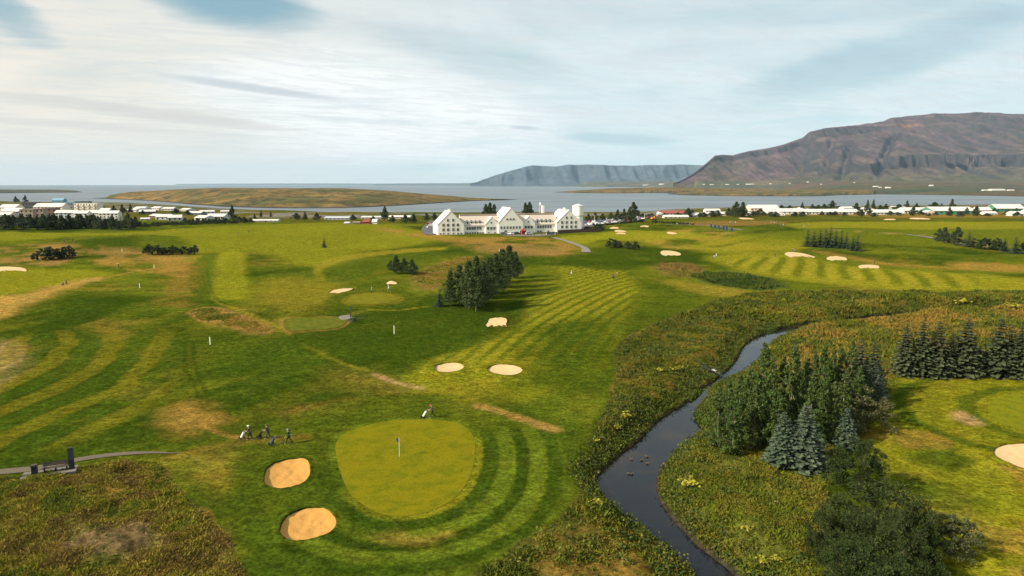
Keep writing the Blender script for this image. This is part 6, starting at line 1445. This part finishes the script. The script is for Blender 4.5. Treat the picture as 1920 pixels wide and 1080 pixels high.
MB().prism([(-.26,-.24),(.26,-.24),(.26,.24),(-.26,.24)], 'z', 0, .85).build('bin_body', DK, o); MB().prism([(-.3,.853),(.3,.853),(.26,1.02),(-.26,1.02)], 'y', -.27, .27).build('lid', WOODD, o); MB().box(-.16,.16,-.25,-.243,.6,.75).build('opening', mat('black_hole', (.005,.005,.005), .9), o)
# blue flags
for i, (px, ty, by) in enumerate([(1331,420,436),(1338,421,439.5),(1345,422,440.5),(1354,423.5,442.5),(1360,424.5,443.5),(1369,427,447)]):
    g = G(px, by); v = (540-ty)/FPX; zt = CAM_Z+g.y*(-ST+v*CT)/(CT+v*ST)-g.z; o = thing('flagpole', 'white pole with dark blue flag, %s of the six by the practice ground' % ORD[i], 'flagpole', g, 0, 'blue flags by the practice ground')
    MB().tube([(0,0,-.3),(0,0,zt)], [.05,.035], 6).build('pole', CONC, o); MB().add([(.06,-.02,zt-.1),(1.3,.15,zt-.2),(1.3,.15,zt-2.3),(.06,-.02,zt-2.2),(.06,.02,zt-.1),(1.3,.19,zt-.2),(1.3,.19,zt-2.3),(.06,.02,zt-2.2)], [(0,1,2,3),(7,6,5,4),(0,4,5,1),(1,5,6,2),(2,6,7,3),(3,7,4,0)]).build('flag', mat('blue_cloth', (.03,.07,.16), .8), o)
# lamp masts near the car park and the mast on the plain
for px, by, ty, lab in [(1114.5,420,404,'thin pale lamp mast among the parked cars'),(1208.5,411,401,'thin pale lamp mast beside the excavator')]:
    g = G(px, by); v = (540-ty)/FPX; zt = CAM_Z+g.y*(-ST+v*CT)/(CT+v*ST)-g.z; o = thing('lamp_post', lab, 'lamp post', g); MB().tube([(0,0,-.3),(0,0,zt)], [.16,.09], 6).build('pole', FRAMEM, o); MB().box(-.3,1.2,-.15,.15,zt,zt+.18).build('lamp_head', CONC, o)
p = cast(PLAIN, 1802, 348)
if p: o = thing('radio_mast', 'thin dark radio mast on the plain below the mountain', 'mast', p); MB().tube([(0,0,-3),(0,0,88)], [1.2,.6], 5).build('mast', DK, o); MB().box(-2.5,2.5,-.4,.4,60,61.2).build('crossarm', DK, o)
# pipe across the stream with two gulls
pa = Vector((*P(1282, 668, WATER+1.5), WATER+1.5)); pb = Vector((*P(1392, 724, WATER+1.3), WATER+1.3)); dv = pb-pa
o = thing('pipe_crossing', 'thin dark pipe spanning the stream left of the riverside grove', 'pipe', pa)
MB().tube([(0,0,0), tuple(dv)], .09, 8).build('pipe', DK, o); MB().tube([(0,0,.38), tuple(dv+Vector((0,0,.38)))], .025, 5).build('cable', DK, o)
for k in (.03,.35,.66,.97): q = dv*k; MB().tube([(q.x,q.y,q.z-2.6),(q.x,q.y,q.z+.4)], .06, 6).build('support', DK, o)
FEW = mat('white_feathers', (.8,.8,.78), .8); FED = mat('brown_feathers', (.11,.085,.06), .85, .3, 20); BEAK = mat('beak', (.5,.3,.05), .6)
def bird_mesh(m, k):
    J = {'pelvis': ((-.04,0,.13), (.085*k,.08*k)), 'tail': ((-.19,0,.16), (.02,.035)), 'tailt': ((-.27,0,.18), (.012,.03)), 'breast': ((.08,0,.135), (.075*k,.075*k)), 'neck': ((.135,0,.20), .035), 'head': ((.155,0,.265), .042), 'beakb': ((.20,0,.258), .018), 'beakt': ((.245,0,.25), .009)}
    return skin_body('body', J, [('pelvis','tail'),('tail','tailt'),('pelvis','breast'),('breast','neck'),('neck','head'),('head','beakb'),('beakb','beakt')], [m, BEAK], lambda p: 1 if p.x > .20 else 0)
gull = bird_mesh(FEW, .9); duck = bird_mesh(FED, 1.15); wing_me = {}
for nm, m in (('g', mat('grey_wing', (.4,.42,.45), .8)), ('d', mat('brown_wing', (.07,.055,.045), .85))): wing_me[nm] = MB().add([(.09,0,.06),(-.02,.008,.085),(-.20,.0,.05),(-.04,.006,-.03),(.06,.004,-.02),(.09,-.015,.06),(-.02,-.012,.085),(-.20,-.01,.05),(-.04,-.012,-.03),(.06,-.012,-.02)], [(0,1,2,3,4),(9,8,7,6,5),(0,5,6,1),(1,6,7,2),(2,7,8,3),(3,8,9,4),(4,9,5,0)]).mesh('wing', m)
leg_me = MB().tube([(0,0,0),(0,0,.08)], .007, 5).mesh('leg', BEAK)
def bird(g, face, kind, label, s):
    o = thing('gull' if kind == 'g' else 'duck', label, 'bird', g, face, 'gulls on the pipe' if kind == 'g' else 'ducks on the stream'); o.scale = (s,)*3
    link('body', gull if kind == 'g' else duck, o)
    for y in (-1, 1): link('wing', wing_me[kind], o, (-.02, y*.088 if kind == 'd' else y*.075, .15))
    if kind == 'g':
        for y in (-.03, .03): link('leg', leg_me, o, (0, y, 0))
for k, lab in ((.545,'white gull perched on the pipe, left of two'),(.575,'white gull perched on the pipe, right of two')):
    bird(pa+dv*k+Vector((0,0,.09)), -.6, 'g', lab, 1.1)
for px, py, face, lab in [(1184,862,2.5,'brown duck on the stream, left of the upper group'),(1203,864,.4,'brown duck in the middle of the upper group'),(1213,857,2.9,'brown duck farthest back in the upper group'),(1214,870,-.4,'brown duck nearest in the upper group'),(1179,889,3.0,'brown duck of the lower pair, left'),(1185,890,.3,'brown duck of the lower pair, right')]:
    q = P(px, py, WATER); bird(Vector((q[0], q[1], WATER-.05)), face, 'd', lab, .95)
# bunker rakes
for px, py, a_, lab in [(537,990,.2,'rake lying in the nearest bunker'),(500,902,-.1,'rake lying at the left rim of the farther golden bunker'),(1876,851,.9,'rake lying in the bunker at the right edge')]:
    g = G(px, py); i = 1 if py > 950 else 0 if px < 600 else 8; g.z = float(H(*(BUNKERS[i][1].mean(0)))[0])+.62; o = thing('bunker_rake', lab, 'rake', g, a_, 'bunker rakes')
    MB().tube([(-.9,0,.03),(.9,0,.06)], .022, 6).build('handle', WOODD, o); MB().box(.88,.96,-.32,.32,.02,.07).build('head', DK, o)
    for k in range(7): MB().box(.9,.94,-.3+.1*k-.01,-.3+.1*k+.01,-.05,.019).build('tine', DK, o)
bpy.context.view_layer.update()
